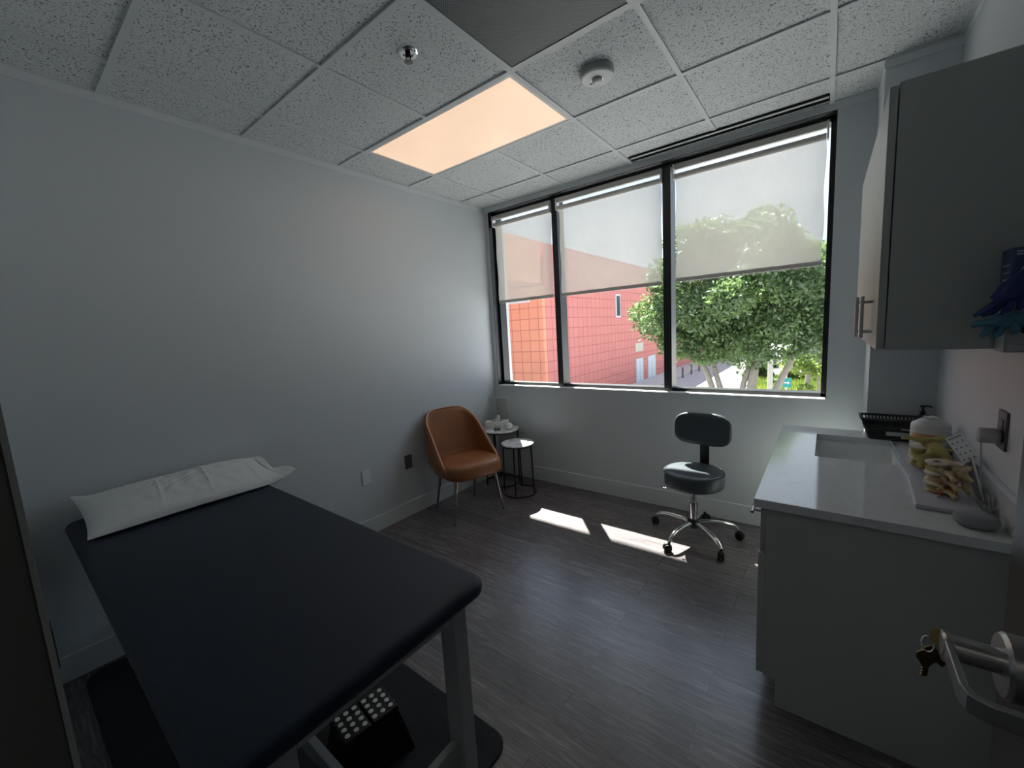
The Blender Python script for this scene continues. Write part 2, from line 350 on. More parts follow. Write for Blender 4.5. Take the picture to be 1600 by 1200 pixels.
# roller shades
M_tube = mat('shade_hem_fabric', (0.62, 0.60, 0.56), 0.7)
bl_lab = ['roller shade in the narrow left window bay, pulled just past halfway', 'roller shade in the middle window bay between the two mullions', 'wide roller shade in the right window bay in front of the treetop']
for i, (a, c, zb) in enumerate(((0.088, 0.748, 1.805), (0.835, 1.742, 1.805), (1.848, 2.742, 1.815))):
    r = thing('roller_shade', bl_lab[i], 'window shade', (a, 0.035, 2.578), group='roller shades in the window')
    L = c-a
    bm = BM(); n = 24; top = [];
    vs = []
    for j in range(n+1):
        z = -0.012-(2.578-0.012-zb)*j/n; vs.append([bm.verts.new((u*L/16+(0.004*math.sin(j*0.5) if u in (0, 16) else 0), 0.020+0.0018*math.sin(u*1.3+j*0.21), z)) for u in range(17)])
    for j in range(n):
        for u in range(16): bm.faces.new((vs[j][u], vs[j][u+1], vs[j+1][u+1], vs[j+1][u]))
    obj('shade_fabric', bm, M_blind, r, smooth=60)
    bm = BM(); lathe(bm, [(0.019, 0.0), (0.019, L)], (0, 0, 0), 20, 'x'); obj('roller_tube', bm, M_tube, r, smooth=40)
    bobj('hem_bar', (0, L, 0.013, 0.026, zb-2.578-0.002, zb-2.578+0.026), M_tube, r, bevel=0.003)
    bobj('head_rail', (0, L, -0.008, 0.012, 0.046, 0.087), M_tube, r, bevel=0.003)
    for sx in (-0.012, L+0.002):
        bm = BM(); box(bm, sx, sx+0.01, -0.022, 0.034, -0.02, 0.085); lathe(bm, [(0.012, 0), (0.012, 0.01)], (sx, 0, 0), 12, 'x'); obj('bracket', bm, M_white, r, bevel=0.002)
# building overhang above the window outside
sbox('wall_canopy', (-8, 14, 0.25, 2.0, 4.80, 5.1), mat('canopy_stucco', (0.6, 0.6, 0.58), 0.8)); sbox('wall_facade', (-8, 14, 0.0, 0.25, 2.865, 5.1), mat('canopy_stucco', (0.6, 0.6, 0.58), 0.8))

# ------------------------------------------------------------------ ceiling fittings
lt = thing('ceiling_light', 'glowing warm rectangular panel light set in the tiled ceiling', 'ceiling light', (GX, GY-2*T, H-0.001))
bm = BM(); LX, LY = 2*T, T; f = 0.03
box(bm, 0.012, LX-0.012, 0.012, f, -0.001, 0.003); box(bm, 0.012, LX-0.012, LY-f, LY-0.012, -0.001, 0.003); box(bm, 0.012, f, f, LY-f, -0.001, 0.003); box(bm, LX-f, LX-0.012, f, LY-f, -0.001, 0.003)
obj('light_frame', bm, mat('light_frame_white', (0.75, 0.74, 0.72), 0.4), lt)
M_em = emit('light_diffuser', (1.0, 0.69, 0.47), 0.95)
t = M_em.node_tree; co = add(t, 'ShaderNodeTexCoord'); nz = add(t, 'ShaderNodeTexNoise', {'Vector': co.outputs['Object'], 'Scale': 3.0, 'Detail': 4.0})
mr = add(t, 'ShaderNodeMapRange', {0: nz.outputs[0], 1: 0.3, 2: 0.7, 3: 0.82, 4: 0.93}); t.links.new(mr.outputs[0], t.nodes['Principled BSDF'].inputs['Emission Strength'])
bobj('diffuser', (f, LX-f, f, LY-f, 0.0, 0.003), M_em, lt)

vt = thing('air_vent', 'dark perforated square air return grille in the ceiling', 'vent', (GX+2*T, GY-3*T, H-0.001))
M_perf = mat('perforated_metal', (0.04, 0.05, 0.055), 0.5)
t, b = nodes(M_perf); co = add(t, 'ShaderNodeTexCoord'); sp = add(t, 'ShaderNodeSeparateXYZ', {0: co.outputs['Object']})
sx_ = add(t, 'ShaderNodeMath', {0: sp.outputs[0], 1: 620.0}, operation='MULTIPLY'); sx2 = add(t, 'ShaderNodeMath', {0: sx_.outputs[0]}, operation='SINE')
sy_ = add(t, 'ShaderNodeMath', {0: sp.outputs[1], 1: 620.0}, operation='MULTIPLY'); sy2 = add(t, 'ShaderNodeMath', {0: sy_.outputs[0]}, operation='SINE')
pm = add(t, 'ShaderNodeMath', {0: sx2.outputs[0], 1: sy2.outputs[0]}, operation='MULTIPLY'); pr_ = add(t, 'ShaderNodeMapRange', {0: pm.outputs[0], 1: -0.3, 2: 0.5})
pc = add(t, 'ShaderNodeMixRGB', {0: pr_.outputs[0], 1: (0.14, 0.165, 0.17, 1), 2: (0.006, 0.007, 0.008, 1)}); t.links.new(pc.outputs[0], b.inputs['Base Color'])
bobj('grille', (0.014, T-0.014, 0.014, T-0.014, 0.0, 0.003), M_perf, vt)
bm = BM(); f = 0.022
box(bm, 0.012, T-0.012, 0.012, f, -0.003, 0.003); box(bm, 0.012, T-0.012, T-f, T-0.012, -0.003, 0.003); box(bm, 0.012, f, f, T-f, -0.003, 0.003); box(bm, T-f, T-0.012, f, T-f, -0.003, 0.003)
obj('vent_frame', bm, M_grid, vt)

sl = thing('slot_diffuser', 'long narrow black slot air diffuser in the ceiling above the window', 'vent', (1.572, 0, H-0.0016))
M_slot = mat('slot_black', (0.004, 0.004, 0.005), 0.9, spec=0.1)
bobj('slot', (0, 1.176, -0.150, -0.127, 0.0, 0.002), M_slot, sl); bobj('slot', (0, 1.176, -0.104, -0.052, 0.0, 0.002), M_slot, sl)
bobj('slot_bar', (0.0, 1.176, -0.127, -0.104, -0.004, 0.0015), M_grid, sl, bevel=0.001)
bobj('end_cap', (-0.004, 0.0, -0.152, -0.050, -0.004, 0.0015), M_slot, sl); bobj('end_cap', (1.176, 1.180, -0.152, -0.050, -0.004, 0.0015), M_slot, sl)

sk = thing('fire_sprinkler', 'chrome fire sprinkler head in a ceiling tile', 'sprinkler', (1.288, -1.962, H+0.004)); sk.scale = (1.15, 1.15, 0.7)
bm = BM(); lathe(bm, [(0.040, 0), (0.040, -0.003), (0.034, -0.009), (0.022, -0.010), (0.020, -0.002)], seg=32); obj('escutcheon', bm, M_chrome, sk, smooth=50)
bm = BM(); lathe(bm, [(0.011, -0.002), (0.011, -0.022), (0.006, -0.026)], seg=16)
for s in (-1, 1): tube(bm, [(s*0.010, 0, -0.02), (s*0.014, 0, -0.034), (s*0.010, 0, -0.048), (0, 0, -0.054)], 0.0025, 8)
obj('sprinkler_body', bm, mat('dark_bronze', (0.06, 0.05, 0.045), 0.3, 0.8), sk, smooth=40)
bm = BM(); lathe(bm, [(0.016, -0.054), (0.017, -0.056), (0.004, -0.058)], seg=16); obj('deflector', bm, mat('sprinkler_steel', (0.2, 0.2, 0.2), 0.3, 1.0), sk, smooth=40)

sm = thing('smoke_detector', 'round white occupancy sensor with a clear lens on the ceiling', 'sensor', (1.850, -1.262, H+0.004)); sm.scale = (1.22, 1.22, 1.05)
bm = BM(); lathe(bm, [(0.066, 0), (0.067, -0.004), (0.067, -0.022), (0.062, -0.03)], seg=48); obj('sensor_body', bm, mat('sensor_grey', (0.36, 0.38, 0.375), 0.5), sm, smooth=40)
bm = BM(); lathe(bm, [(0.0665, -0.028), (0.064, -0.036), (0.058, -0.038), (0.056, -0.037), (0.02, -0.0375)], seg=48); obj('sensor_face', bm, mat('sensor_face', (0.60, 0.63, 0.62), 0.4), sm, smooth=40)
bm = BM(); lathe(bm, [(0.022, -0.0375), (0.0215, -0.044), (0.017, -0.050), (0.009, -0.054), (0.001, -0.055)], seg=24); obj('lens', bm, mat('sensor_lens', (0.6, 0.62, 0.66), 0.12, 0.0), sm, smooth=50)
bm = BM(); lathe(bm, [(0.0245, -0.037), (0.0245, -0.041), (0.022, -0.041), (0.022, -0.037)], seg=24); obj('lens_ring', bm, M_steel, sm, smooth=40)
bobj('led_window', (-0.036, -0.026, 0.008, 0.014, -0.0395, -0.037), M_blackp, sm)

# ------------------------------------------------------------------ wall plates
o = bobj('wall_plate', (0, 0.007, -1.640, -1.568, 0.40, 0.518), M_white, bevel=0.003); tag(o, 'blank white cover plate low on the left wall', 'wall plate')
ot = thing('wall_outlet', 'grey double outlet low on the left wall beside the brown chair', 'outlet', (0, -1.2, 0.465))
M_greyp = mat('grey_plastic', (0.10, 0.11, 0.12), 0.45)
bobj('cover_plate', (0, 0.006, -0.036, 0.036, -0.058, 0.058), M_greyp, ot, bevel=0.002)
bobj('socket_insert', (0.006, 0.0085, -0.017, 0.017, -0.034, 0.034), mat('grey_insert', (0.14, 0.15, 0.16), 0.4), ot, bevel=0.001)
for zc in (-0.018, 0.018):
    for yy in (-0.006, 0.006): bobj('socket_slot', (0.0085, 0.0088, yy-0.001, yy+0.001, zc-0.005, zc+0.005), M_blackp, ot)
ot = thing('wall_outlet', 'black double outlet above the counter with a white plug in it', 'outlet', (XR, -1.33, 1.108))
bobj('cover_plate', (-0.007, 0, -0.040, 0.040, -0.062, 0.062), M_greyp, ot, bevel=0.002)
bobj('socket_insert', (-0.0095, -0.007, -0.018, 0.018, -0.036, 0.036), mat('dark_insert', (0.05, 0.055, 0.06), 0.4), ot, bevel=0.001)
for zc in (-0.02, 0.02):
    for yy in (-0.006, 0.006): bobj('socket_slot', (-0.0099, -0.0095, yy-0.001, yy+0.001, zc-0.005, zc+0.005), mat('slot_white', (0.4, 0.4, 0.4), 0.5), ot)
sw = thing('light_switch', 'dark switch plate seen edge-on beside the door frame', 'switch', (1.95, YB, 1.12))
bobj('switch_plate', (-0.04, 0.04, 0, 0.008, -0.06, 0.06), M_blackp, sw, bevel=0.002); bobj('rocker', (-0.016, 0.016, 0.008, 0.02, -0.03, 0.03), M_blackp, sw, bevel=0.002)

# ------------------------------------------------------------------ door frame, door, lever, keys
M_frame = mat('door_frame_paint', (0.07, 0.064, 0.058), 0.45); M_frame_e = mat('frame_edge_lit_tone', (0.24, 0.25, 0.24), 0.4)  # frame edge made paler: window light falling on it is put into the colour
df_ = BM(); box(df_, DX0-0.05, DX0, YB-0.15, YB+0.012, 0, DZ+0.05); box(df_, DX1-0.002, DX1+0.05, YB-0.15, YB+0.012, 0, DZ+0.05); box(df_, DX0, DX1, YB-0.15, YB+0.012, DZ, DZ+0.05)
dfr = struct('door_1', df_, M_frame, bevel=0.002)
bobj('frame_edge', (DX0-0.053, DX0+0.001, YB+0.012, YB+0.0175, 0, DZ+0.05), M_frame_e, dfr)
DXF = 3.0; DYE = -2.423
dr = thing('entry_door', 'dark wood door standing open against the right wall', 'door', (DXF, DYE, 0.008))
bobj('door_leaf', (0, 0.045, -0.875, 0, 0, 2.1), M_dwood, dr, bevel=0.002)
for z in (0.25, 1.05, 1.85):
    bm = BM(); lathe(bm, [(0.007, z-0.05), (0.007, z+0.05)], (0.03, -0.878, 0), 12); obj('hinge', bm, M_steel, dr, smooth=40)
LYc, LZc = -0.177, 1.082
bm = BM(); lathe(bm, [(0.037, 0.0), (0.037, -0.020), (0.0365, -0.0205), (0.0365, -0.0215), (0.037, -0.022), (0.037, -0.041), (0.034, -0.045), (0.015, -0.045)], (0, LYc, LZc), 40, 'x'); rose = obj('lock_rose', bm, M_steel, dr, smooth=30)
bm = BM(); lathe(bm, [(0.0145, 0), (0.0145, -0.047), (0.012, -0.050)], (-0.043, LYc, LZc+0.004), 24, 'x')
obj('lever_stem', bm, M_steel, dr, smooth=30)
bm = BM(); x0 = -0.088
strip(bm, [(x0, LYc+0.016, LZc+0.004), (x0, LYc, LZc+0.004), (x0, LYc-0.075, LZc+0.001), (x0+0.004, LYc-0.088, LZc), (x0+0.014, LYc-0.093, LZc), (x0+0.075, LYc-0.095, LZc)], 0.022, 0.008, (0, 0, 1))
obj('lever_arm', bm, M_steel, dr, bevel=0.0015)
M_brass = mat('old_brass', (0.20, 0.15, 0.06), 0.35, 0.9)
def key_bm(o, d, s, L=0.026, r=0.0115, th=0.0012):
    """key with round bow at o, blade along d, flat normal n=s"""
    o = Vector(o); d = Vector(d).normalized(); s = Vector(s); s = (s-d*s.dot(d)).normalized(); u = d.cross(s)
    bm = BM(); pts = []
    for k in range(15): a = -PI*0.88+2*PI*0.88*k/14+PI; pts.append((r*math.cos(a)*1.0, r*math.sin(a)*1.15))
    bl = [(r+0.003, -0.004), (r+0.006, -0.0035), (r+L*0.9, -0.0035), (r+L, -0.001), (r+L, 0.002)]
    te = [(r+L*0.9, 0.0035), (r+L*0.82, 0.0018), (r+L*0.7, 0.0035), (r+L*0.6, 0.0015), (r+L*0.45, 0.0035), (r+L*0.35, 0.002), (r+L*0.2, 0.004), (r+0.003, 0.004)]
    pts = [p for p in pts if p[0] < r*0.8]
    poly = pts[len(pts)//2:]+[] ; 
    up = sorted([p for p in pts if p[1] >= 0], key=lambda p: -p[0]); dn = sorted([p for p in pts if p[1] < 0], key=lambda p: p[0])
    loop = bl+te+up+dn
    prism(bm, loop, lambda a, b: o+d*a+u*b-s*th, lambda a, b: o+d*a+u*b+s*th)
    return bm
ky = thing('key', 'brass key sticking in the door lever', 'key', (2.914, -2.588, 1.090))
obj('key_blade', key_bm((-0.006, 0.010, -0.001), (1, -0.3, -0.05), (0.25, -1, 0.35), L=0.012, r=0.0085), M_brass, ky)
rg = BM(); c0 = Vector((2.899, -2.578, 1.075)); tube(rg, [c0+Vector((0.006*math.cos(a), 0.003*math.sin(a), 0.009*math.sin(a))) for a in [2*PI*k/24 for k in range(24)]], 0.0009, 8, True)
tag(obj('key_ring', rg, M_chrome, smooth=60), 'small steel ring joining the keys at the door lever', 'key ring')
for lab, d, o3 in (('brass key hanging straight down from the ring', (-0.05, 0, -1), (2.899, -2.576, 1.055)), ('brass key hanging from the ring, angled towards the lever', (0.65, 0.25, -0.6), (2.902, -2.572, 1.058))):
    k = obj('key', key_bm((0, 0, 0), d, (0.3, -1, 0.3), L=(0.019 if d[0] < 0 else 0.012), r=0.0095), M_brass); k.location = o3; tag(k, lab, 'key')

# ------------------------------------------------------------------ treatment table
TT = 0.77
tb = thing('treatment_table', 'wide treatment table with a dark navy padded top and grey frame', 'treatment table', (1.035, -2.79, 0.0))
bm = BM(); slab(bm, -0.010, 0, 1.915, 0.735, TT-0.050, TT, 0.055, 0.022, 8)
obj('padded_top', bm, M_navy, tb, smooth=60)
hx = 0.8625
YN, YF = 0.283, -0.225
for sx in (-1, 1):
    for yy in (YF, YN): bobj('leg', (sx*hx-0.0325, sx*hx+0.0325, yy-0.026, yy+0.026, 0.012, TT-0.0505), M_cabpaint, tb, bevel=0.003)
for yy in (YF-0.01, YN+0.01): bobj('side_rail', (-hx+0.034, hx-0.034, yy-0.012, yy+0.012, TT-0.105, TT-0.051), M_cabpaint, tb, bevel=0.002)
for sx in (-1, 1):
    bobj('end_rail', (sx*(hx+0.018)-0.012, sx*(hx+0.018)+0.012, YF+0.027, YN-0.027, TT-0.105, TT-0.051), M_cabpaint, tb, bevel=0.002)
    bobj('lower_rail', (sx*hx-0.0125, sx*hx+0.0125, YF+0.027, YN-0.027, 0.18, 0.245), M_cabpaint, tb, bevel=0.002)
bobj('stretcher', (-hx+0.013, hx-0.013, -0.0125, 0.0125, 0.16, 0.22), M_cabpaint, tb, bevel=0.002)
# mats
bm = BM(); slab(bm, 0.975, -2.735, 1.85, 0.91, 0.0, 0.011, 0.07, 0.004, 6, bot=False)
tag(obj('floor_mat', bm, M_mat, smooth=50), 'black rubber mat with rounded corners under the treatment table', 'mat')
# folding step stool
ss = thing('step_stool', 'small black folding step stool with white grip dots under the table', 'step stool', (1.527, -2.627, 0.0115), math.radians(-8))
SW, SD, SH = 0.127, 0.196, 0.193
M_ss = mat('stool_plastic', (0.008, 0.008, 0.009), 0.45); M_dot = mat('grip_dot', (0.70, 0.72, 0.70), 0.6)
for sy in (-1, 1):
    y0, y1 = (0.003, SD/2) if sy > 0 else (-SD/2, -0.003)
    pl = bobj('step_panel', (-SW/2, SW/2, y0, y1, SH-0.018, SH), M_ss, ss, bevel=0.004)
    n = 0
    for i in range(4):
        for j in range(3):
            bm = BM(); lathe(bm, [(0.0088, SH), (0.0088, SH+0.0015), (0.006, SH+0.002)], (-SW/2+0.019+i*0.029, sy*(0.018+j*0.030), 0), 14)
            obj('grip_dot', bm, M_dot, pl, smooth=40)
for k in range(3): bobj('hinge_lug', (-SW/2+0.018+k*0.035, -SW/2+0.032+k*0.035, SD/2, SD/2+0.006, SH-0.012, SH-0.002), M_ss, ss)
for sy in (-1, 1):       # splayed side walls with oval handle hole
    bm = BM(); n = 24; outer = []; inner = []
    for k in range(n):
        a = 2*PI*k/n; cx_, cz_ = math.cos(a), math.sin(a); m_ = max(abs(cx_), abs(cz_))
        ox, oz = cx_/m_, cz_/m_; wv = SW/2*(1.0+0.3*(1-(oz+1)/2)); outer.append((ox*wv, 0.0+(SH-0.02)*(oz+1)/2)); inner.append((cx_*0.032, SH*0.5+cz_*0.03))
    def P(p, off): return (p[0], sy*(SD/2-0.006+0.045*(1-p[1]/SH))+off, p[1])
    A = [bm.verts.new(P(p, 0)) for p in outer]; B = [bm.verts.new(P(p, 0)) for p in inner]; A2 = [bm.verts.new(P(p, -sy*0.01)) for p in outer]; B2 = [bm.verts.new(P(p, -sy*0.01)) for p in inner]
    for k in range(n):
        q = (k+1) % n
        bm.faces.new((A[k], A[q], B[q], B[k])); bm.faces.new((A2[k], B2[k], B2[q], A2[q])); bm.faces.new((A[k], A2[k], A2[q], A[q])); bm.faces.new((B[k], B[q], B2[q], B2[k]))
    obj('stool_side', bm, M_ss, ss)
for sx in (-1, 1):
    bm = BM(); vs = [(sx*(SW/2-0.006), -SD/2, SH-0.02), (sx*(SW/2-0.006), SD/2, SH-0.02), (sx*(SW/2*1.28-0.006), SD/2+0.035, 0.0), (sx*(SW/2*1.28-0.006), -SD/2-0.035, 0)]
    a = [bm.verts.new(v) for v in vs]; c2 = [bm.verts.new((v[0]-sx*0.006, v[1], v[2])) for v in vs]
    bm.faces.new(a); bm.faces.new(c2[::-1])
    for k in range(4): bm.faces.new((a[k], a[(k+1) % 4], c2[(k+1) % 4], c2[k]))
    obj('stool_end', bm, M_ss, ss)
# second small dark box shape on the mat under the table's far end is not readable in the photo
# pillow
def pillow():
    bm = BM(); NU, NV = 110, 56; W, D, Hh = 0.755, 0.42, 0.058
    def top(u, v, s):
        eu = max(0, 1-abs(u)**3.2); ev = max(0, 1-abs(v)**2.6); h = Hh*(eu**0.55)*(ev**0.6)
        cr = 0
        for c in (-0.30, 0.22, 0.78): cr += 0.0055*math.exp(-((u-c+0.05*v)/0.014)**2)
        wr = 0.0035*math.sin(5*u+3*v+1.5*math.sin(4*v+2*u))*math.sin(3*v+2*u)+0.0016*math.sin(17*u-9*v+3*math.sin(5*u+4*v))+0.0012*math.sin(31*u+13*v+4*math.sin(6*v))
        k = eu*ev
        return s*h+(cr*k if s > 0 else 0)+wr*k*(1 if s > 0 else 0.2)
    def place(u, v, z):
        # v: -1 back (at the wall), +1 front ; pinch the sides between corners
        px = v*D/2*(1-0.05*(1-abs(u))); py = u*W/2*(1-0.045*(1-abs(v)**2))
        lift = 0.018*math.exp(-((u-1)/0.10)**2)*max(0, v)+0.03*math.exp(-((u+1)/0.12)**2)*max(0, -v)
        return (px, py, z+lift)
    S = {}
    for s in (1, -1):
        g = []
        for i in range(NU+1):
            u = -1+2*i/NU; row = []
            for j in range(NV+1):
                v = -1+2*j/NV
                edge = i in (0, NU) or j in (0, NV)
                if s == -1 and edge: row.append(S[(i, j)]); continue
                vt = bm.verts.new(place(u, v, 0 if edge else top(u, v, s)*(1.2 if s > 0 else 0.45))); row.append(vt)
                if s == 1: S[(i, j)] = vt
            g.append(row)
        for i in range(NU):
            for j in range(NV): bm.faces.new((g[i][j], g[i+1][j], g[i+1][j+1], g[i][j+1]))
    return bm
pb = thing('pillow', 'white pillow in a creased disposable cover at the head of the treatment table', 'pillow', (0.262, -2.745, TT+0.045))
p1 = obj('pillow_body', pillow(), M_pillow, pb, smooth=70); p1.rotation_euler = (0, math.radians(9), 0)
# open end of the cover, flared past the pillow
bm = BM(); NI, NJ = 10, 14
grid = []
for i in range(NI+1):
    row = []
    for j in range(NJ+1):
        v = -1+2*j/NJ; a = i/NI; ext = (0.030+0.045*max(0, v))*a
        th = 0.0+0.012*a*math.sin(3*PI*(v+1)/2)+0.010*a*max(0, v)
        row.append(bm.verts.new((v*0.205*(1-0.08*a), 0.372+ext, 0.004+th+0.02*a*max(0, v))))
    grid.append(row)
for i in range(NI):
    for j in range(NJ): bm.faces.new((grid[i][j], grid[i+1][j], grid[i+1][j+1], grid[i][j+1]))
fl = obj('cover_flap', bm, M_pillow, pb, smooth=70); fl.rotation_euler = (0, math.radians(9), 0)
md = fl.modifiers.new('s', 'SOLIDIFY'); md.thickness = 0.002

# ------------------------------------------------------------------ leather chair
ch = thing('side_chair', 'tan brown leather side chair with tapered metal legs', 'chair', (0.385, -0.895, 0), math.radians(-17))
# local +x is forward
def seat_plan(s, n=40, r=1.0):
    out = []
    for k in range(n):
        a = 2*PI*k/n; cx_, sy_ = math.cos(a), math.sin(a); e = 2/3.6
        out.append((0.245*r*math.copysign(abs(cx_)**e, cx_), 0.255*r*math.copysign(abs(sy_)**e, sy_)))
    return out
bm = BM(); prof = [(0.86, 0.352), (0.95, 0.356), (0.995, 0.37), (1.0, 0.39), (1.0, 0.43), (0.985, 0.452), (0.94, 0.466), (0.86, 0.472), (0.6, 0.477), (0.3, 0.479), (0.05, 0.479)]
rings(bm, [[(x+0.01, y, z+(0.006*x/0.25)) for x, y in seat_plan(0, r=r)] for r, z in prof]); obj('seat', bm, M_leather, ch, smooth=60)
def shell_pt(s, h):
    """s -1..1 around the back, h 0..1 from seat level to top"""
    sg = math.copysign(1, s); A = abs(s)*0.60
    if A < 0.172: x, y = -0.258, A
    elif A < 0.172+0.092*PI/2: th = (A-0.172)/0.092; x, y = -0.258+0.092*(1-math.cos(th)), 0.172+0.092*math.sin(th)
    else: x, y = -0.166+(A-0.172-0.092*PI/2), 0.264
    x += 0.022*(y/0.264)**2
    k = max(0, (A-0.165)/0.435); zt = 0.856-0.012*(min(A, 0.165)/0.165)**3-0.43*(k**1.35*0.6+0.4*math.sin(min(1, k)*PI/2)**1.6)
    z = 0.365+(zt-0.365)*h; t = max(0, z-0.42)
    q_ = max(0, (0.47-z)/0.105)**1.5; x *= 1-0.20*q_; y *= 1-0.17*q_
    return Vector((x-0.17*t*max(0.15, 1-2.2*max(0, A-0.22)), sg*y*(1-0.28*t), z))
NS, NH = 56, 16
bm = BM(); g = [[bm.verts.new(shell_pt(-1+2*i/NS, j/NH)) for j in range(NH+1)] for i in range(NS+1)]
for i in range(NS):
    for j in range(NH): bm.faces.new((g[i][j], g[i+1][j], g[i+1][j+1], g[i][j+1]))
sh_ = obj('backrest', bm, M_leather, ch, smooth=70); md = sh_.modifiers.new('s', 'SOLIDIFY'); md.thickness = 0.032; md.offset = 0
bm = BM(); tube(bm, [shell_pt(-1+2*i/NS, 1)+Vector((0, 0, 0.002)) for i in range(NS+1)], 0.011, 10); ob_ = obj('back_rim', bm, M_leather, ch, smooth=60)
bm = BM(); tube(bm, [shell_pt(-1+2*i/NS, 1)*1.0+Vector((0.013*max(0, 1-abs(-1+2*i/NS)*2), -(-1+2*i/NS)*0.009, 0.012)) for i in range(NS+1)], 0.0042, 8); obj('piping', bm, M_pipe, ch, smooth=60)
for (tx, ty, bx_, by_) in ((0.15, -0.18, 0.172, -0.235), (0.15, 0.18, 0.172, 0.235), (-0.15, -0.17, -0.25, -0.19), (-0.15, 0.17, -0.25, 0.19)):
    lg = BM(); tube(lg, [(tx, ty, 0.365), (bx_, by_, 0.014)], 0.0165, 16, r1=0.0085); l = obj('leg', lg, M_gun, ch, smooth=40)
    lg = BM(); lathe(lg, [(0.008, 0.0), (0.010, 0.002), (0.0085, 0.016)], (bx_, by_, 0), 14); obj('foot_tip', lg, M_blackp, l, smooth=40)

# ------------------------------------------------------------------ nesting tables
M_bwire = mat('black_iron', (0.01, 0.01, 0.011), 0.4, 0.3)
def side_table(lab, c, r, h, rr, legs, gap):
    s = thing('side_table', lab, 'side table', (c[0], c[1], 0), group='round marble-topped nesting tables')
    bm = BM(); lathe(bm, [(r-0.006, h-0.017), (r-0.001, h-0.014), (r-0.001, h-0.003), (r-0.004, h), (0.01, h)], seg=56); obj('table_top', bm, M_marble, s, smooth=40)
    bm = BM(); lathe(bm, [(r-0.012, h-0.022), (r+0.002, h-0.022), (r+0.002, h-0.012), (r-0.012, h-0.012)], seg=56); obj('rim', bm, M_bwire, s, smooth=30)
    bm = BM(); a0, a1 = gap
    pts = [(rr*math.cos(a0+(a1-a0)*k/40), rr*math.sin(a0+(a1-a0)*k/40), 0.006) for k in range(41)]
    tube(bm, pts, 0.0075, 8); obj('floor_ring', bm, M_bwire, s, smooth=50)
    for a in legs:
        bm = BM(); tube(bm, [((r-0.008)*math.cos(a), (r-0.008)*math.sin(a), h-0.02), (rr*math.cos(a), rr*math.sin(a), 0.006)], 0.0068, 8); obj('leg', bm, M_bwire, s, smooth=50)
    return s
D = math.radians
side_table('taller round marble-topped side table in the corner, holding the tissue box', (0.215, -0.215), 0.188, 0.555, 0.172, (D(-118), D(-72), D(20), D(150)), (D(-72), D(242)))
side_table('shorter round marble-topped side table standing in front, empty', (0.527, -0.352), 0.152, 0.482, 0.155, (D(-160), D(-68), D(5), D(120)), (D(-165), D(125)))
zt = 0.5552
tx = thing('tissue_box', 'white and grey tissue box with a tissue pulled up', 'tissue box', (0.180, -0.215, zt), D(32))
M_tis = mat('tissue_box_card', (0.80, 0.82, 0.80), 0.5, var=(14, 0.12)); M_paper = mat('tissue_paper', (0.82, 0.84, 0.86), 0.9)
bobj('carton', (-0.115, 0.115, -0.055, 0.055, 0, 0.07), M_tis, tx, bevel=0.002)
bm = BM(); lathe(bm, [(0.045, 0.0702), (0.045, 0.0708), (0.01, 0.0708)], seg=28); o = obj('slot', bm, M_blackp, tx); o.scale = (1.5, 0.5, 1)
bm = BM(); ico(bm, (0, 0, 0), 0.02, (1.6, 0.7, 2.6), 3)
for v in bm.verts:
    v.co += Vector((0.012*v.co.z/0.05, 0.004*math.sin(v.co.z*160+v.co.x*90), 0)); f_ = 1-max(0, v.co.z)/0.09; v.co.x = v.co.x*f_+0.25*v.co.z; v.co.y *= f_
o = obj('tissue', bm, M_paper, tx, smooth=80); o.location = (0.0, 0, 0.085)
sh1 = thing('sign_holder', 'clear acrylic sign holder standing behind the tissue box', 'sign holder', (0.128, -0.112, zt), D(24))
bm = BM(); box(bm, -0.098, 0.098, -0.0015, 0.0015, 0.002, 0.285); obj('front_sheet', bm, M_acryl, sh1)
bm = BM(); box(bm, -0.098, 0.098, 0.006, 0.009, 0.002, 0.285); box(bm, -0.098, 0.098, -0.02, 0.03, 0.0, 0.002); obj('back_sheet', bm, M_acryl, sh1)
M_edge = mat('acrylic_edge', (0.85, 0.88, 0.88), 0.15)
bm = BM(); box(bm, -0.098, 0.098, -0.0015, 0.009, 0.285, 0.2865); box(bm, -0.0995, -0.098, -0.0015, 0.009, 0.002, 0.2865); box(bm, 0.098, 0.0995, -0.0015, 0.009, 0.002, 0.2865); obj('polished_edge', bm, M_edge, sh1)
cs = thing('card_block', 'small clear block with a dark label strip before the tissue box', 'desk sign', (0.262, -0.318, zt), D(32))
bobj('block', (-0.034, 0.034, -0.008, 0.008, 0, 0.04), mat('frosted_block', (0.45, 0.47, 0.5), 0.3), cs, bevel=0.002)
bobj('label_strip', (-0.028, 0.028, -0.0088, -0.008, 0.016, 0.026), M_blackp, cs)
bm = BM(); ico(bm, (0, 0, 0.035), 0.037, (1.05, 1, 0.95), 3)
for v in bm.verts: v.co += v.co.normalized()*0.006*math.sin(v.co.x*220)*math.sin(v.co.y*200+1)*math.sin(v.co.z*210)
ow = obj('faceted_orb', bm, mat('white_crystal', (0.78, 0.82, 0.82), 0.12, bump=(60, 0.5)), smooth=20); ow.location = (0.336, -0.225, zt+0.003); tag(ow, 'white textured round ornament at the right of the tissue box', 'ornament')

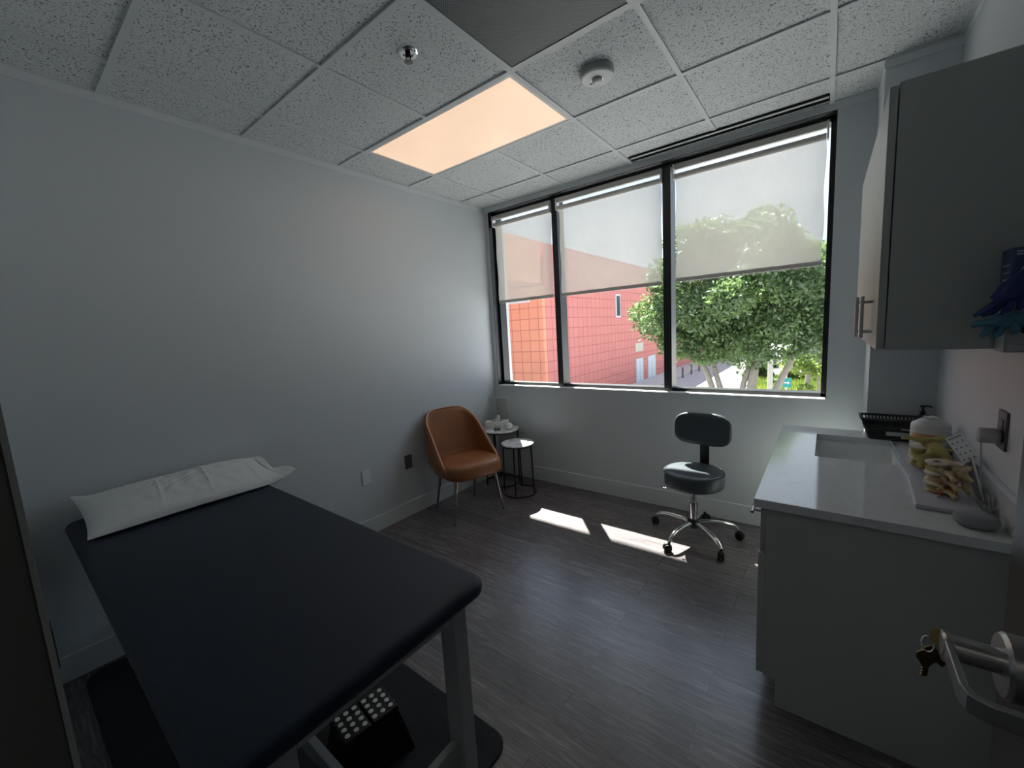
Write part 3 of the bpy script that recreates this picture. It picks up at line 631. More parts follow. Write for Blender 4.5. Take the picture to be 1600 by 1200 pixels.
# ------------------------------------------------------------------ rolling stool
stl = thing('rolling_stool', 'charcoal padded rolling stool with backrest and chrome five-leg base', 'stool', (2.085, -0.405, 0), 0)
bm = BM(); R_ = 0.193
lathe(bm, [(0.15, 0.385), (R_-0.012, 0.388), (R_-0.002, 0.398), (R_, 0.42), (R_, 0.468), (R_-0.004, 0.482), (R_-0.014, 0.491), (R_-0.05, 0.496), (0.02, 0.498)], seg=64); se = obj('seat', bm, M_stoolv, stl, smooth=50)
bm = BM(); tube(bm, [((R_-0.001)*math.cos(2*PI*k/64), (R_-0.001)*math.sin(2*PI*k/64), 0.482) for k in range(64)], 0.003, 6, True); obj('seat_piping', bm, M_stoolv, se, smooth=60)
bm = BM(); lathe(bm, [(0.055, 0.378), (0.055, 0.386)], seg=24); lathe(bm, [(0.028, 0.14), (0.028, 0.26), (0.019, 0.262), (0.019, 0.38)], seg=24); obj('gas_column', bm, M_chrome, stl, smooth=40)
bm = BM(); lathe(bm, [(0.02, 0.075), (0.036, 0.082), (0.042, 0.10), (0.042, 0.125), (0.034, 0.142), (0.028, 0.145)], seg=24); obj('hub', bm, M_blackp, stl, smooth=40)
bm = BM(); tube(bm, [(-0.03, -0.05, 0.374), (-0.13, -0.10, 0.372), (-0.165, -0.11, 0.368)], 0.004, 8); ico(bm, (-0.168, -0.111, 0.367), 0.008); obj('height_lever', bm, M_steel, stl, smooth=50)
a_base = [math.atan2(y+0.405, x-2.085) for x, y in ((1.788, -0.345), (1.995, -0.69), (2.295, -0.60), (2.36, -0.27))]+[D(88)]
for a in a_base:
    ca, sa = math.cos(a), math.sin(a)
    prof = [(0.03, 0.113), (0.07, 0.118), (0.15, 0.118), (0.21, 0.113), (0.25, 0.102), (0.275, 0.085), (0.285, 0.066)]
    bm = BM(); tube(bm, [(r*ca, r*sa, z) for r, z in prof], [0.0155, 0.0155, 0.015, 0.014, 0.013, 0.012, 0.0115], 14); lg = obj('base_leg', bm, M_chrome, stl, smooth=50)
    bm = BM(); cx_, cy_ = 0.287*ca, 0.287*sa; sw_ = a+0.9
    dx, dy = math.cos(sw_), math.sin(sw_); ox, oy = cx_+0.012*dy, cy_-0.012*dx
    for s in (-1, 1):
        P0 = Vector((ox+dx*0.013*s, oy+dy*0.013*s, 0.027)); u = Vector((-dy, dx, 0)); 
        rs = []
        for off, rr in ((-0.0075, 0.023), (-0.006, 0.026), (0.006, 0.026), (0.0075, 0.023)):
            rs.append([P0+Vector((dx, dy, 0))*off+u*rr*math.cos(2*PI*k/24)+Vector((0, 0, 1))*rr*math.sin(2*PI*k/24) for k in range(24)])
        rings(bm, rs)
    obj('caster', bm, M_blackp, lg, smooth=40)
    bm = BM(); n = 16; pts = [(0.030*math.cos(q), 0.027+0.032*math.sin(q)) for q in [PI*k/n for k in range(n+1)]]
    u = Vector((-dy, dx, 0)); dd = Vector((dx, dy, 0)); O = Vector((ox, oy, 0))
    prism(bm, pts, lambda p, z: O+u*p+Vector((0, 0, z))-dd*0.0055, lambda p, z: O+u*p+Vector((0, 0, z))+dd*0.0055); lathe(bm, [(0.009, 0.04), (0.009, 0.072)], (cx_, cy_, 0), 12)
    obj('caster_fork', bm, M_blackp, lg, smooth=40)
# back: bar rises behind the seat (towards the window)
bk = D(84)
bm = BM(); c_, s_ = math.cos(bk), math.sin(bk)
strip(bm, [(0.05*c_, 0.05*s_, 0.381), (0.17*c_, 0.17*s_, 0.379), (0.212*c_, 0.212*s_, 0.40), (0.218*c_, 0.218*s_, 0.50), (0.212*c_, 0.212*s_, 0.72)], 0.062, 0.008, (-s_, c_, 0)); obj('back_bar', bm, M_blackp, stl, bevel=0.001)
bm = BM(); NP = 40; rs = []
def bkring(ins, off):
    out = []
    for k in range(NP):
        a = 2*PI*k/NP; e = 2/3.4; cx_, cz_ = math.cos(a), math.sin(a)
        w_, h_ = 0.192-ins, 0.118-ins
        xx = w_*math.copysign(abs(cx_)**e, cx_); zz = h_*math.copysign(abs(cz_)**e, cz_); bow = -0.06*(xx/0.19)**2*0.45
        lx, ly = xx, off+bow
        out.append((lx*s_+ly*c_, -lx*c_*1+ly*s_, 0.742+zz))
    return out
for ins, off in ((0.03, 0.165), (0.008, 0.168), (0, 0.178), (0, 0.196), (0.004, 0.206), (0.02, 0.212), (0.06, 0.214)): rs.append(bkring(ins, off))
rs = [bkring(0.1, 0.1635)]+rs+[bkring(0.11, 0.2145)]
rings(bm, rs); obj('backrest', bm, M_stoolv, stl, smooth=50)

# ------------------------------------------------------------------ counter, base cabinet, sink
CZ = 0.845; CY0, CY1 = -1.61, -0.336
SX0, SX1, SY0, SY1 = 2.757, 3.06, -0.95, -0.50
bm = BM()
z0, z1 = CZ-0.032, CZ; yo = [CY0, SY0, SY1, CY1]; xo = [2.587, SX0, SX1, XR-0.001]
vg = {}
def V_(i, j, k):
    if (i, j, k) not in vg: vg[(i, j, k)] = bm.verts.new((xo[i], yo[j], (z0, z1)[k]))
    return vg[(i, j, k)]
for i in range(3):
    for j in range(3):
        if (i, j) == (1, 1): continue
        bm.faces.new((V_(i, j, 1), V_(i+1, j, 1), V_(i+1, j+1, 1), V_(i, j+1, 1))); bm.faces.new((V_(i, j, 0), V_(i, j+1, 0), V_(i+1, j+1, 0), V_(i+1, j, 0)))
for i in range(3):
    for j, s in ((0, 1), (3, 1)): bm.faces.new((V_(i, j, 0), V_(i+1, j, 0), V_(i+1, j, 1), V_(i, j, 1)))
for j in range(3):
    for i in (0, 3): bm.faces.new((V_(i, j, 0), V_(i, j+1, 0), V_(i, j+1, 1), V_(i, j, 1)))
for (a, c) in (((1, 1), (2, 1)), ((2, 1), (2, 2)), ((2, 2), (1, 2)), ((1, 2), (1, 1))): bm.faces.new((V_(*a, 0), V_(*c, 0), V_(*c, 1), V_(*a, 1)))
wt = obj('worktop', bm, M_quartz, bevel=0.002); tag(wt, 'pale quartz worktop with a front edge over the base cabinet', 'worktop')
bobj('backsplash', (XR-0.02, XR-0.001, CY0, CY1, CZ, CZ+0.10), M_quartz, wt, bevel=0.002)
M_porc = mat('porcelain', (0.80, 0.82, 0.82), 0.12)
sk_ = thing('sink', 'white rectangular undermount sink in the worktop', 'sink', ((SX0+SX1)/2, (SY0+SY1)/2, CZ-0.033))
bm = BM(); w_, d_ = SX1-SX0+0.012, SY1-SY0+0.012
rs = []
for ins, z in ((-0.02, 0.0), (0, 0.0), (0.004, -0.02), (0.012, -0.10), (0.03, -0.135), (0.06, -0.145), (0.11, -0.148)):
    rs.append([(x, y, z) for x, y in rrect(w_-2*ins, d_-2*ins, 0.035 if ins < 0.05 else 0.03, 5)])
for ins, z in ((0.11, -0.156), (0.05, -0.155), (0.018, -0.14), (0.0, -0.10), (-0.008, -0.01), (-0.02, -0.006)):
    rs.append([(x, y, z) for x, y in rrect(w_-2*ins, d_-2*ins, 0.035 if ins < 0.05 else 0.03, 5)])
rings(bm, rs, closed=False, cap0=False, cap1=False)
# floor of the basin
for k, z in ((6, -0.148), (7, -0.156)): bm.verts.ensure_lookup_table(); bm.faces.new([bm.verts[k*len(rs[0])+q] for q in range(len(rs[0]))])
obj('basin', bm, M_porc, sk_, smooth=40)
bm = BM(); lathe(bm, [(0.024, -0.148), (0.024, -0.1455), (0.01, -0.1465)], seg=24); obj('drain', bm, M_chrome, sk_, smooth=40)
for yy in (-0.15, 0.02):
    bm = BM(); box(bm, -w_/2+0.001, -w_/2+0.010, yy-0.008, yy+0.008, -0.035, -0.022); obj('clip', bm, M_steel, sk_, bevel=0.002)

CB0 = -1.58
bc = thing('base_cabinet', 'grey laminate base cabinet with toe kick under the worktop', 'cabinet', (2.625, CB0, 0))
LN = CY1-CB0-0.001; top = CZ-0.033
def side(y0, y1):
    bm = BM(); pts = [(0.04, 0), (XR-0.003-2.625, 0), (XR-0.003-2.625, top), (0.0, top), (0.0, 0.115), (0.04, 0.115)]
    prism(bm, pts, lambda x, z: (x, y0, z), lambda x, z: (x, y1, z)); return bm
obj('side_panel', side(0, 0.02), M_lam, bc); obj('side_panel', side(LN-0.02, LN), M_lam, bc)
bobj('bottom_panel', (0.0, 0.60, 0.02, LN-0.02, 0.115, 0.133), M_lam, bc); bobj('back_panel', (0.60, 0.612, 0.02, LN-0.02, 0.0, top), M_lam, bc); bobj('toe_kick', (0.04, 0.055, 0.02, LN-0.02, 0, 0.115), M_lam, bc)
def bar_handle(parent, p0, p1, off, r=0.006):
    """bar between p0 and p1, posts going along off to the face"""
    bm = BM(); p0, p1, off = Vector(p0), Vector(p1), Vector(off); tube(bm, [p0, p1], r, 12)
    for q in (0.14, 0.86): c = p0.lerp(p1, q); tube(bm, [c, c+off], r*0.8, 10)
    return obj('handle', bm, M_steel, parent, smooth=40)
half = LN/2
for k in range(2):
    y0, y1 = k*half+(0.0 if k == 0 else 0.0015), (k+1)*half-(0.0015 if k == 0 else 0.0)
    dw = bobj('drawer_front', (-0.019, -0.0005, y0+0.002, y1-0.002, 0.628, top-0.012), M_lam, bc, bevel=0.001)
    cy = (y0+y1)/2; cy = y0+0.13 if k == 0 else cy
    bar_handle(dw, (-0.05, cy-0.10, 0.765), (-0.05, cy+0.10, 0.765), (0.031, 0, 0))
    dd = bobj('door', (-0.024, -0.0005, y0+0.0005, y1, 0.122, 0.622), M_lam, bc, bevel=0.001)
    hy_ = y1-0.05 if k == 0 else y0+0.05
    bar_handle(dd, (-0.055, hy_, 0.42), (-0.055, hy_, 0.58), (0.031, 0, 0))
# upper cabinet
uc = thing('wall_cabinet', 'grey laminate wall cabinet with two doors above the counter', 'cabinet', (2.929, -1.535, 1.383))
UH, UL = 0.785, 1.535-0.336
M_lam2 = M_lam
bobj('cabinet_body', (0, XR-0.001-2.929, 0, UL, 0, UH), M_lam, uc, bevel=0.0015)
for k in range(2):
    a, c = (0.0, 0.222) if k == 0 else (0.225, 0.62)
seams = [(0.001, 0.203), (0.206, UL-0.001)]
for k, (a, c) in enumerate(seams):
    d_ = bobj('door', (-0.0225, -0.003, a, c, 0.002, UH-0.006), M_lam, uc, bevel=0.001)
    yy = c-0.032 if k == 0 else a+0.046; hx_ = -0.052 if k == 0 else -0.062
    bar_handle(d_, (hx_, yy, 0.033), (hx_, yy, 0.178), (-0.022-hx_, 0, 0), 0.006)

# glove boxes on the cabinet side
M_box_b = mat('glove_box_blue', (0.035, 0.06, 0.16), 0.45, var=(40, 0.25)); M_box_w = mat('glove_box_pale', (0.34, 0.35, 0.37), 0.45, var=(50, 0.25))
M_print = mat('box_print', (0.5, 0.52, 0.55), 0.5); M_hole = mat('box_hole', (0.004, 0.004, 0.006), 0.6)
def glove_box(name, lab, z, m, mg, cat='glove box', h=0.135):
    g = thing(name, lab, cat, (3.157, -1.536, z), group='glove boxes on the cabinet side')
    bm = BM(); box(bm, 0, 0.081, -0.078, 0, 0, h); obj('carton', bm, m, g, bevel=0.0015)
    bm = BM(); lathe(bm, [(0.026, -0.0782), (0.026, -0.0792), (0.002, -0.0792)], (0.042, 0, h*0.52), 28, 'y'); o = obj('opening_rim', bm, M_print, g)
    bm = BM(); lathe(bm, [(0.023, -0.0792), (0.023, -0.0797), (0.002, -0.0797)], (0.042, 0, h*0.52), 28, 'y'); obj('opening', bm, M_hole, g)
    bm = BM()
    for i, (w0, w1, zz) in enumerate(((0.008, 0.040, 0.91), (0.008, 0.034, 0.86), (0.044, 0.052, 0.88), (0.056, 0.076, 0.9), (0.008, 0.06, 0.10), (0.008, 0.05, 0.05))): box(bm, w0, w1, -0.0786, -0.078, h*zz, h*zz+0.0035)
    for i in range(4): box(bm, -0.0006, 0, -0.07, -0.03+0.005*i, h*(0.25+0.14*i), h*(0.25+0.14*i)+0.004)
    obj('printing', bm, M_print, g)
    return g
glove_box('glove_box', 'blue glove box fixed to the wall cabinet, upper of the two', 1.515, M_box_b, None)
glove_box('glove_box', 'pale printed glove box fixed to the wall cabinet, lower of the two', 1.378, M_box_w, None)
from mathutils import noise as MN
def glove(pts, rs, fl_, m, lab, fingers=()):
    """crumpled glove: folded cuff sheet along pts, then loose finger tubes"""
    bm = BM(); P0 = [Vector(p) for p in pts]; P, rq = [], []
    for i in range(len(P0)-1):
        for q in range(5): P.append(P0[i].lerp(P0[i+1], q/5)); rq.append(rs[i]+(rs[i+1]-rs[i])*q/5)
    P.append(P0[-1]); rq.append(rs[-1]); rr = []
    for i, p in enumerate(P):
        d = (P[min(i+1, len(P)-1)]-P[max(0, i-1)]).normalized(); a = d.cross(Vector((0, 1, 0))).normalized(); u = a.cross(d); ring = []
        for k in range(48):
            t_ = 2*PI*k/48; c_ = p+a*rq[i]*math.cos(t_)+u*rq[i]*fl_*math.sin(t_)
            n_ = MN.noise(c_*60)*0.006+MN.noise(Vector((t_*1.2, i*0.16, 3.0)))*0.008+abs(MN.noise(c_*140))*0.004
            ring.append(c_+(a*math.cos(t_)+u*math.sin(t_))*n_*min(1, rq[i]/0.012))
        rr.append(ring)
    rings(bm, rr)
    for f_ in fingers:
        F = [Vector(p) for p in f_]; pp, rad = [], []
        for i in range(len(F)-1):
            for q in range(4): pp.append(F[i].lerp(F[i+1], q/4)+Vector((MN.noise(F[i]*90+Vector((q, 0, 0)))*0.002, 0, MN.noise(F[i]*70+Vector((0, q, 0)))*0.002)))
        pp.append(F[-1]); L_ = len(pp); rad = [0.0085*(1-0.15*math.sin(i*1.3)) if i < L_-2 else 0.005 for i in range(L_)]
        tube(bm, pp, rad, 14)
    o = obj('disposable_glove', bm, m, smooth=60); tag(o, lab, 'glove'); return o
M_gb = mat('nitrile_blue', (0.010, 0.028, 0.16), 0.4, bump=(40, 0.6)); M_gl = mat('nitrile_teal', (0.05, 0.17, 0.25), 0.45, bump=(40, 0.6))
glove([(3.203, -1.617, 1.588), (3.190, -1.632, 1.578), (3.172, -1.640, 1.558), (3.152, -1.642, 1.532), (3.135, -1.642, 1.512)], [0.010, 0.020, 0.029, 0.028, 0.018], 0.4, M_gb, 'dark blue disposable glove hanging from the upper glove box',
      [[(3.140, -1.644, 1.520), (3.118, -1.645, 1.497), (3.092, -1.644, 1.480)], [(3.145, -1.640, 1.512), (3.126, -1.640, 1.490), (3.108, -1.640, 1.478)], [(3.160, -1.646, 1.515), (3.150, -1.648, 1.493), (3.140, -1.646, 1.480)], [(3.172, -1.640, 1.53), (3.175, -1.646, 1.505), (3.168, -1.648, 1.49)]])
glove([(3.195, -1.617, 1.460), (3.182, -1.628, 1.463), (3.160, -1.640, 1.464), (3.135, -1.643, 1.460), (3.115, -1.643, 1.456)], [0.008, 0.016, 0.019, 0.020, 0.014], 0.5, M_gl, 'pale teal disposable glove hanging from the lower glove box',
      [[(3.125, -1.645, 1.462), (3.105, -1.646, 1.459), (3.090, -1.645, 1.452)], [(3.130, -1.648, 1.452), (3.116, -1.650, 1.437), (3.108, -1.648, 1.424)], [(3.145, -1.648, 1.450), (3.138, -1.650, 1.432), (3.128, -1.648, 1.420)], [(3.165, -1.648, 1.455), (3.166, -1.652, 1.438), (3.160, -1.650, 1.43)]])

# ------------------------------------------------------------------ things on the counter
# basket
bs = thing('storage_basket', 'black woven plastic basket at the far end of the counter', 'basket', (3.072, -0.475, CZ+0.0005))
bw, bd, bh = 0.136, 0.066, 0.118
def bpt(side_, u, z, inset=0):
    k = 0.72+0.28*z/bh; W_, D_ = (bw*k-inset, bd*k-inset)
    return {0: (u*W_, -D_, z), 1: (W_, u*D_, z), 2: (-u*W_, D_, z), 3: (-W_, -u*D_, z)}[side_]
bm = BM()
def ringb(z, ins): 
    k = 0.72+0.28*z/bh; return [(x, y, z) for x, y in rrect(2*(bw*k-ins), 2*(bd*k-ins), 0.014, 4)]
rings(bm, [ringb(0.0, 0.012), ringb(0.002, 0), ringb(0.080, 0), ringb(0.080, 0.004), ringb(0.004, 0.004), ringb(0.004, 0.012)], cap0=True, cap1=True)
for q in range(1, 8):
    z = q*0.0098; rr_ = ringb(z, -0.0015); tube(bm, rr_, 0.0022, 6, True)
obj('basket_body', bm, M_blackp, bs, smooth=40)
bm = BM()
for s in range(4):
    n = 18 if s in (0, 2) else 8
    for i in range(n+1):
        u = -0.96+1.92*i/n; tube(bm, [bpt(s, u, 0.078, 0.002), bpt(s, u, 0.108, 0.002)], 0.0034, 6)
obj('slotted_band', bm, M_blackp, bs, smooth=40)
bm = BM(); rings(bm, [ringb(0.106, 0.005), ringb(0.106, -0.005), ringb(0.117, -0.005), ringb(0.117, 0.005)], closed=True); obj('rim', bm, mat('basket_rim', (0.03, 0.032, 0.035), 0.3), bs, smooth=40)
bm = BM(); box(bm, -0.035, 0.085, -0.0625, -0.0605, 0.030, 0.050); obj('label_card', bm, mat('label_card', (0.45, 0.47, 0.48), 0.4), bs)
bm = BM(); box(bm, 0.02, 0.08, -0.0665, -0.0645, 0.062, 0.070); obj('label_clip', bm, mat('label_clip', (0.3, 0.32, 0.33), 0.3), bs)
# pump bottle
pbm = thing('pump_bottle', 'black pump bottle standing in the corner behind the white tub', 'pump bottle', (3.187, -0.375+0.005, CZ+0.0005))
bm = BM(); lathe(bm, [(0.024, 0), (0.026, 0.004), (0.026, 0.10), (0.016, 0.115), (0.010, 0.118), (0.010, 0.125)], seg=24); obj('bottle_body', bm, M_blackp, pbm, smooth=40)
bm = BM(); lathe(bm, [(0.012, 0.122), (0.012, 0.135), (0.005, 0.137), (0.005, 0.155), (0.010, 0.156), (0.010, 0.164)], seg=16); strip(bm, [(-0.012, 0, 0.161), (0.022, 0, 0.163), (0.034, 0, 0.157)], 0.010, 0.008, (0, 1, 0)); obj('pump_head', bm, M_blackp, pbm, smooth=40)
# white wipes tub
jt = thing('wipes_tub', 'white wrapped tub of wipes with an orange label on the counter', 'tub', (3.155, -0.80, CZ+0.0005))
M_wrap = mat('white_wrap', (0.60, 0.61, 0.60), 0.3, bump=(25, 0.25))
bm = BM(); lathe(bm, [(0.060, 0), (0.064, 0.004), (0.064, 0.150), (0.063, 0.157), (0.060, 0.162), (0.032, 0.182), (0.028, 0.184), (0.024, 0.181), (0.016, 0.180)], seg=48); obj('tub_body', bm, M_wrap, jt, smooth=50)
bm = BM()
a0 = D(-165); pts = [(a0+D(100)*k/14) for k in range(15)]
vs = [[bm.verts.new((rr_*math.cos(a), rr_*math.sin(a), z)) for a in pts] for rr_, z in ((0.0648, 0.088), (0.0648, 0.122))]
for k in range(14): bm.faces.new((vs[0][k], vs[0][k+1], vs[1][k+1], vs[1][k]))
o = obj('orange_label', bm, mat('orange_label', (0.55, 0.25, 0.10), 0.5, var=(30, 0.2)), jt, smooth=50); md = o.modifiers.new('s', 'SOLIDIFY'); md.thickness = 0.0006
bm = BM(); ico(bm, (0.0, 0.0, 0.188), 0.016, (1.7, 0.8, 0.35), 2)
for v in bm.verts: v.co.z += 0.003*math.sin(v.co.x*200)
obj('wipe_tip', bm, M_paper, jt, smooth=60)

# spine models
M_bone1 = mat('bone_yellow', (0.44, 0.38, 0.13), 0.4, var=(25, 0.15)); M_bone2 = mat('bone_cream', (0.58, 0.46, 0.27), 0.4, var=(25, 0.15))
M_disc = mat('disc_white', (0.62, 0.55, 0.46), 0.35); M_nerve = mat('nerve_orange', (0.52, 0.14, 0.045), 0.35); M_base = mat('model_base', (0.50, 0.50, 0.56), 0.35); M_dk = mat('disc_core_dark', (0.05, 0.02, 0.03), 0.4)
def skin_part(name, edges_pts, m, parent, sub=2):
    """edges_pts: list of chains [(x,y,z,r),...]; chains start at an existing point (shared by coordinate)"""
    me = bpy.data.meshes.new(name); vs = []; rs = []; es = []; idx = {}
    for chn in edges_pts:
        prev = None
        for (x, y, z, r) in chn:
            k = (round(x, 5), round(y, 5), round(z, 5))
            if k not in idx: idx[k] = len(vs); vs.append((x, y, z)); rs.append(r)
            if prev is not None: es.append((prev, idx[k]))
            prev = idx[k]
    me.from_pydata(vs, es, []); me.materials.append(m)
    o = bpy.data.objects.new(name, me); C.collection.objects.link(o); o.parent = parent
    sm_ = o.modifiers.new('skin', 'SKIN'); sm_.use_smooth_shade = True
    for i, r in enumerate(rs): me.skin_vertices[0].data[i].radius = (r, r)
    me.skin_vertices[0].data[0].use_root = True
    s_ = o.modifiers.new('sub', 'SUBSURF'); s_.levels = sub; s_.render_levels = sub
    return o
def vertebra(par, z, m, s=1.0, tilt=0.0, yaw=0.0):
    bm = BM(); seg = 28
    for r, h in ((0, 0),): pass
    prof = [(0.010, -0.0125), (0.024, -0.0125), (0.0265, -0.011), (0.0235, -0.004), (0.0225, 0), (0.0235, 0.004), (0.0265, 0.011), (0.024, 0.0125), (0.010, 0.0125)]
    rs = []
    for r, h in prof:
        rs.append([(-0.014*s+r*s*0.9*math.cos(2*PI*k/seg), r*s*1.15*math.sin(2*PI*k/seg), h*s) for k in range(seg)])
    rings(bm, rs); b_ = obj('vertebra', bm, m, par, smooth=50); b_.location = (0, 0, z); b_.rotation_euler = (0, tilt, yaw)
    S = s
    arch = skin_part('vertebral_arch', [
        [(0.0, 0.014*S, 0.004*S, 0.006*S), (0.010*S, 0.016*S, 0.004*S, 0.006*S), (0.022*S, 0.012*S, 0.0, 0.006*S), (0.030*S, 0, -0.002*S, 0.0065*S), (0.022*S, -0.012*S, 0.0, 0.006*S), (0.010*S, -0.016*S, 0.004*S, 0.006*S), (0.0, -0.014*S, 0.004*S, 0.006*S)],
        [(0.030*S, 0, -0.002*S, 0.0065*S), (0.042*S, 0, -0.006*S, 0.006*S), (0.056*S, 0, -0.010*S, 0.0075*S)],
        [(0.010*S, 0.016*S, 0.004*S, 0.006*S), (0.014*S, 0.030*S, 0.006*S, 0.005*S), (0.018*S, 0.044*S, 0.009*S, 0.0045*S)],
        [(0.010*S, -0.016*S, 0.004*S, 0.006*S), (0.014*S, -0.030*S, 0.006*S, 0.005*S), (0.018*S, -0.044*S, 0.009*S, 0.0045*S)],
        [(0.022*S, 0.012*S, 0.0, 0.006*S), (0.024*S, 0.016*S, 0.014*S, 0.005*S)], [(0.022*S, -0.012*S, 0.0, 0.006*S), (0.024*S, -0.016*S, 0.014*S, 0.005*S)]], m, b_)
    return b_
def disc(par, z, s=1.0, core=False):
    bm = BM(); rings(bm, [[(-0.014*s+r*s*0.9*math.cos(2*PI*k/28), r*s*1.15*math.sin(2*PI*k/28), h*s) for k in range(28)] for r, h in ((0.02, -0.003), (0.0255, -0.0015), (0.0255, 0.0015), (0.02, 0.003))])
    o = obj('spinal_disc', bm, M_disc, par, smooth=50); o.location = (0, 0, z)
    if core:
        bm = BM(); lathe(bm, [(0.010, 0.0031), (0.010, 0.0045), (0.002, 0.005)], (-0.014*s, 0, 0), 16); obj('disc_core', bm, M_dk, o, smooth=40)
    return o
def nerves(par, zs, s=1.0):
    for z in zs:
        for sy in (-1, 1):
            bm = BM(); tube(bm, [(0.004*s, 0, z), (0.004*s, sy*0.012*s, z-0.002), (-0.004*s, sy*0.026*s, z-0.010), (-0.012*s, sy*0.036*s, z-0.024)], [0.0045, 0.004, 0.0035, 0.003], 10); obj('nerve_root', bm, M_nerve, par, smooth=60)
def base_plate(par, hx_, hy_):
    bm = BM(); box(bm, -hx_, hx_, -hy_, hy_, 0, 0.016); return obj('base_plate', bm, M_base, par, bevel=0.004)
# near model
m1 = thing('spine_model', 'cream lumbar spine model with orange nerves, nearer the counter front', 'anatomical model', (3.120, -1.30, CZ+0.0005), D(-3), group='vertebra models on white bases')
base_plate(m1, 0.078, 0.150)
s = 1.32
for i, z in enumerate((0.035, 0.071, 0.107)):
    vertebra(m1, z, M_bone2, s, D((-5, 3, 6)[i]), D((-72, -66, -76)[i]))
    disc(m1, z+0.018, s, core=(i == 2))
nerves(m1, (0.056, 0.092, 0.038), s)
for yy, zz in ((0.045, 0.132), (-0.015, 0.128)):
    tp_ = BM(); rings(tp_, [[(0.034+0.017*math.cos(2*PI*k/20), yy+0.024*math.sin(2*PI*k/20), zz-0.03+h) for k in range(20)] for h in (0, 0.004, 0.012, 0.016)]); obj('disc_sample', tp_, M_disc if yy > 0 else M_bone2, m1, smooth=40)
bm = BM(); tube(bm, [(0.034, 0.045, 0.016), (0.034, 0.045, 0.105)], 0.006, 8); obj('support_post', bm, M_bone2, m1, smooth=50)
skin_part('facet_joint', [[(0.02, -0.02, 0.10, 0.009), (0.045, -0.03, 0.095, 0.008), (0.064, -0.045, 0.085, 0.007)], [(0.045, -0.03, 0.095, 0.008), (0.05, 0.0, 0.115, 0.007), (0.066, 0.01, 0.118, 0.005)], [(0.045, -0.03, 0.095, 0.008), (0.048, -0.02, 0.06, 0.010), (0.060, -0.03, 0.035, 0.008)]], M_bone2, m1)
for yy, zz in ((-0.012, 0.082), (0.02, 0.05), (-0.05, 0.055), (-0.045, 0.03)):
    bm = BM(); tube(bm, [(0.012, yy+0.02, zz+0.012), (0.022, yy, zz), (0.026, yy-0.015, zz-0.022)], [0.006, 0.005, 0.003], 10); obj('nerve_root', bm, M_nerve, m1, smooth=60)
# far model
m2_ = thing('spine_model', 'yellow sacrum and lumbar spine model behind the cream one', 'anatomical model', (3.124, -1.012, CZ+0.0005), D(3), group='vertebra models on white bases')
base_plate(m2_, 0.078, 0.134)
for i, z in enumerate((0.042, 0.086)): vertebra(m2_, z, M_bone1, 1.6, D((6, -4)[i]), D((-75, -62)[i])); disc(m2_, z+0.0215, 1.6, core=(i == 1))
skin_part('pelvic_wing', [[(-0.005, 0, 0.125, 0.018), (-0.035, -0.02, 0.140, 0.013), (-0.065, -0.03, 0.146, 0.008), (-0.092, -0.032, 0.143, 0.004)], [(-0.005, 0, 0.125, 0.018), (0.03, 0.0, 0.142, 0.015), (0.055, 0.01, 0.146, 0.009)],
     [(-0.005, 0, 0.125, 0.018), (0.015, -0.04, 0.105, 0.024), (0.040, -0.06, 0.075, 0.019), (0.045, -0.07, 0.035, 0.009)], [(0.015, -0.04, 0.105, 0.024), (-0.03, -0.07, 0.070, 0.015), (-0.040, -0.08, 0.035, 0.008)], [(-0.03, -0.07, 0.070, 0.015), (-0.055, -0.06, 0.085, 0.009), (-0.062, -0.05, 0.11, 0.005)]], M_bone1, m2_)

# info cards
M_card = mat('white_card', (0.70, 0.73, 0.75), 0.35); M_ink = mat('card_ink', (0.25, 0.28, 0.30), 0.5)
cd = thing('info_card', 'white printed anatomy card tilted against the wall behind the models', 'card', (3.185, -1.175, 0.995))
cd.rotation_euler = (D(-8), D(-38), D(-35))
bobj('card_sheet', (-0.027, 0.027, -0.0015, 0.0015, -0.045, 0.055), M_card, cd)
bm = BM(); box(bm, -0.022, 0.022, -0.0022, -0.0015, 0.044, 0.049)
for i in range(3):
    for j in range(4): 
        x_, z_ = -0.016+0.016*i, -0.034+0.021*j; lathe(bm, [(0.0032, -0.0016), (0.0032, -0.0022)], (x_, 0, z_), 12, 'y')
obj('printing', bm, M_ink, cd)
cd2 = thing('info_card_holder', 'white card on edge beside the cream spine model', 'card', (3.203, -1.39, CZ+0.017))
bm = BM(); prism(bm, [(0.0, 0.0), (0.19, 0.118), (0.30, 0.118), (0.14, 0.0)], lambda y, z: (-0.002, y, z), lambda y, z: (0.002, y, z)); obj('card_sheet', bm, M_card, cd2)
bm = BM(); prism(bm, [(0.02, 0.004), (0.19, 0.110), (0.285, 0.110), (0.135, 0.004)], lambda y, z: (-0.0028, y, z), lambda y, z: (-0.002, y, z)); obj('printed_face', bm, mat('card_print_dark', (0.05, 0.06, 0.07), 0.3), cd2)
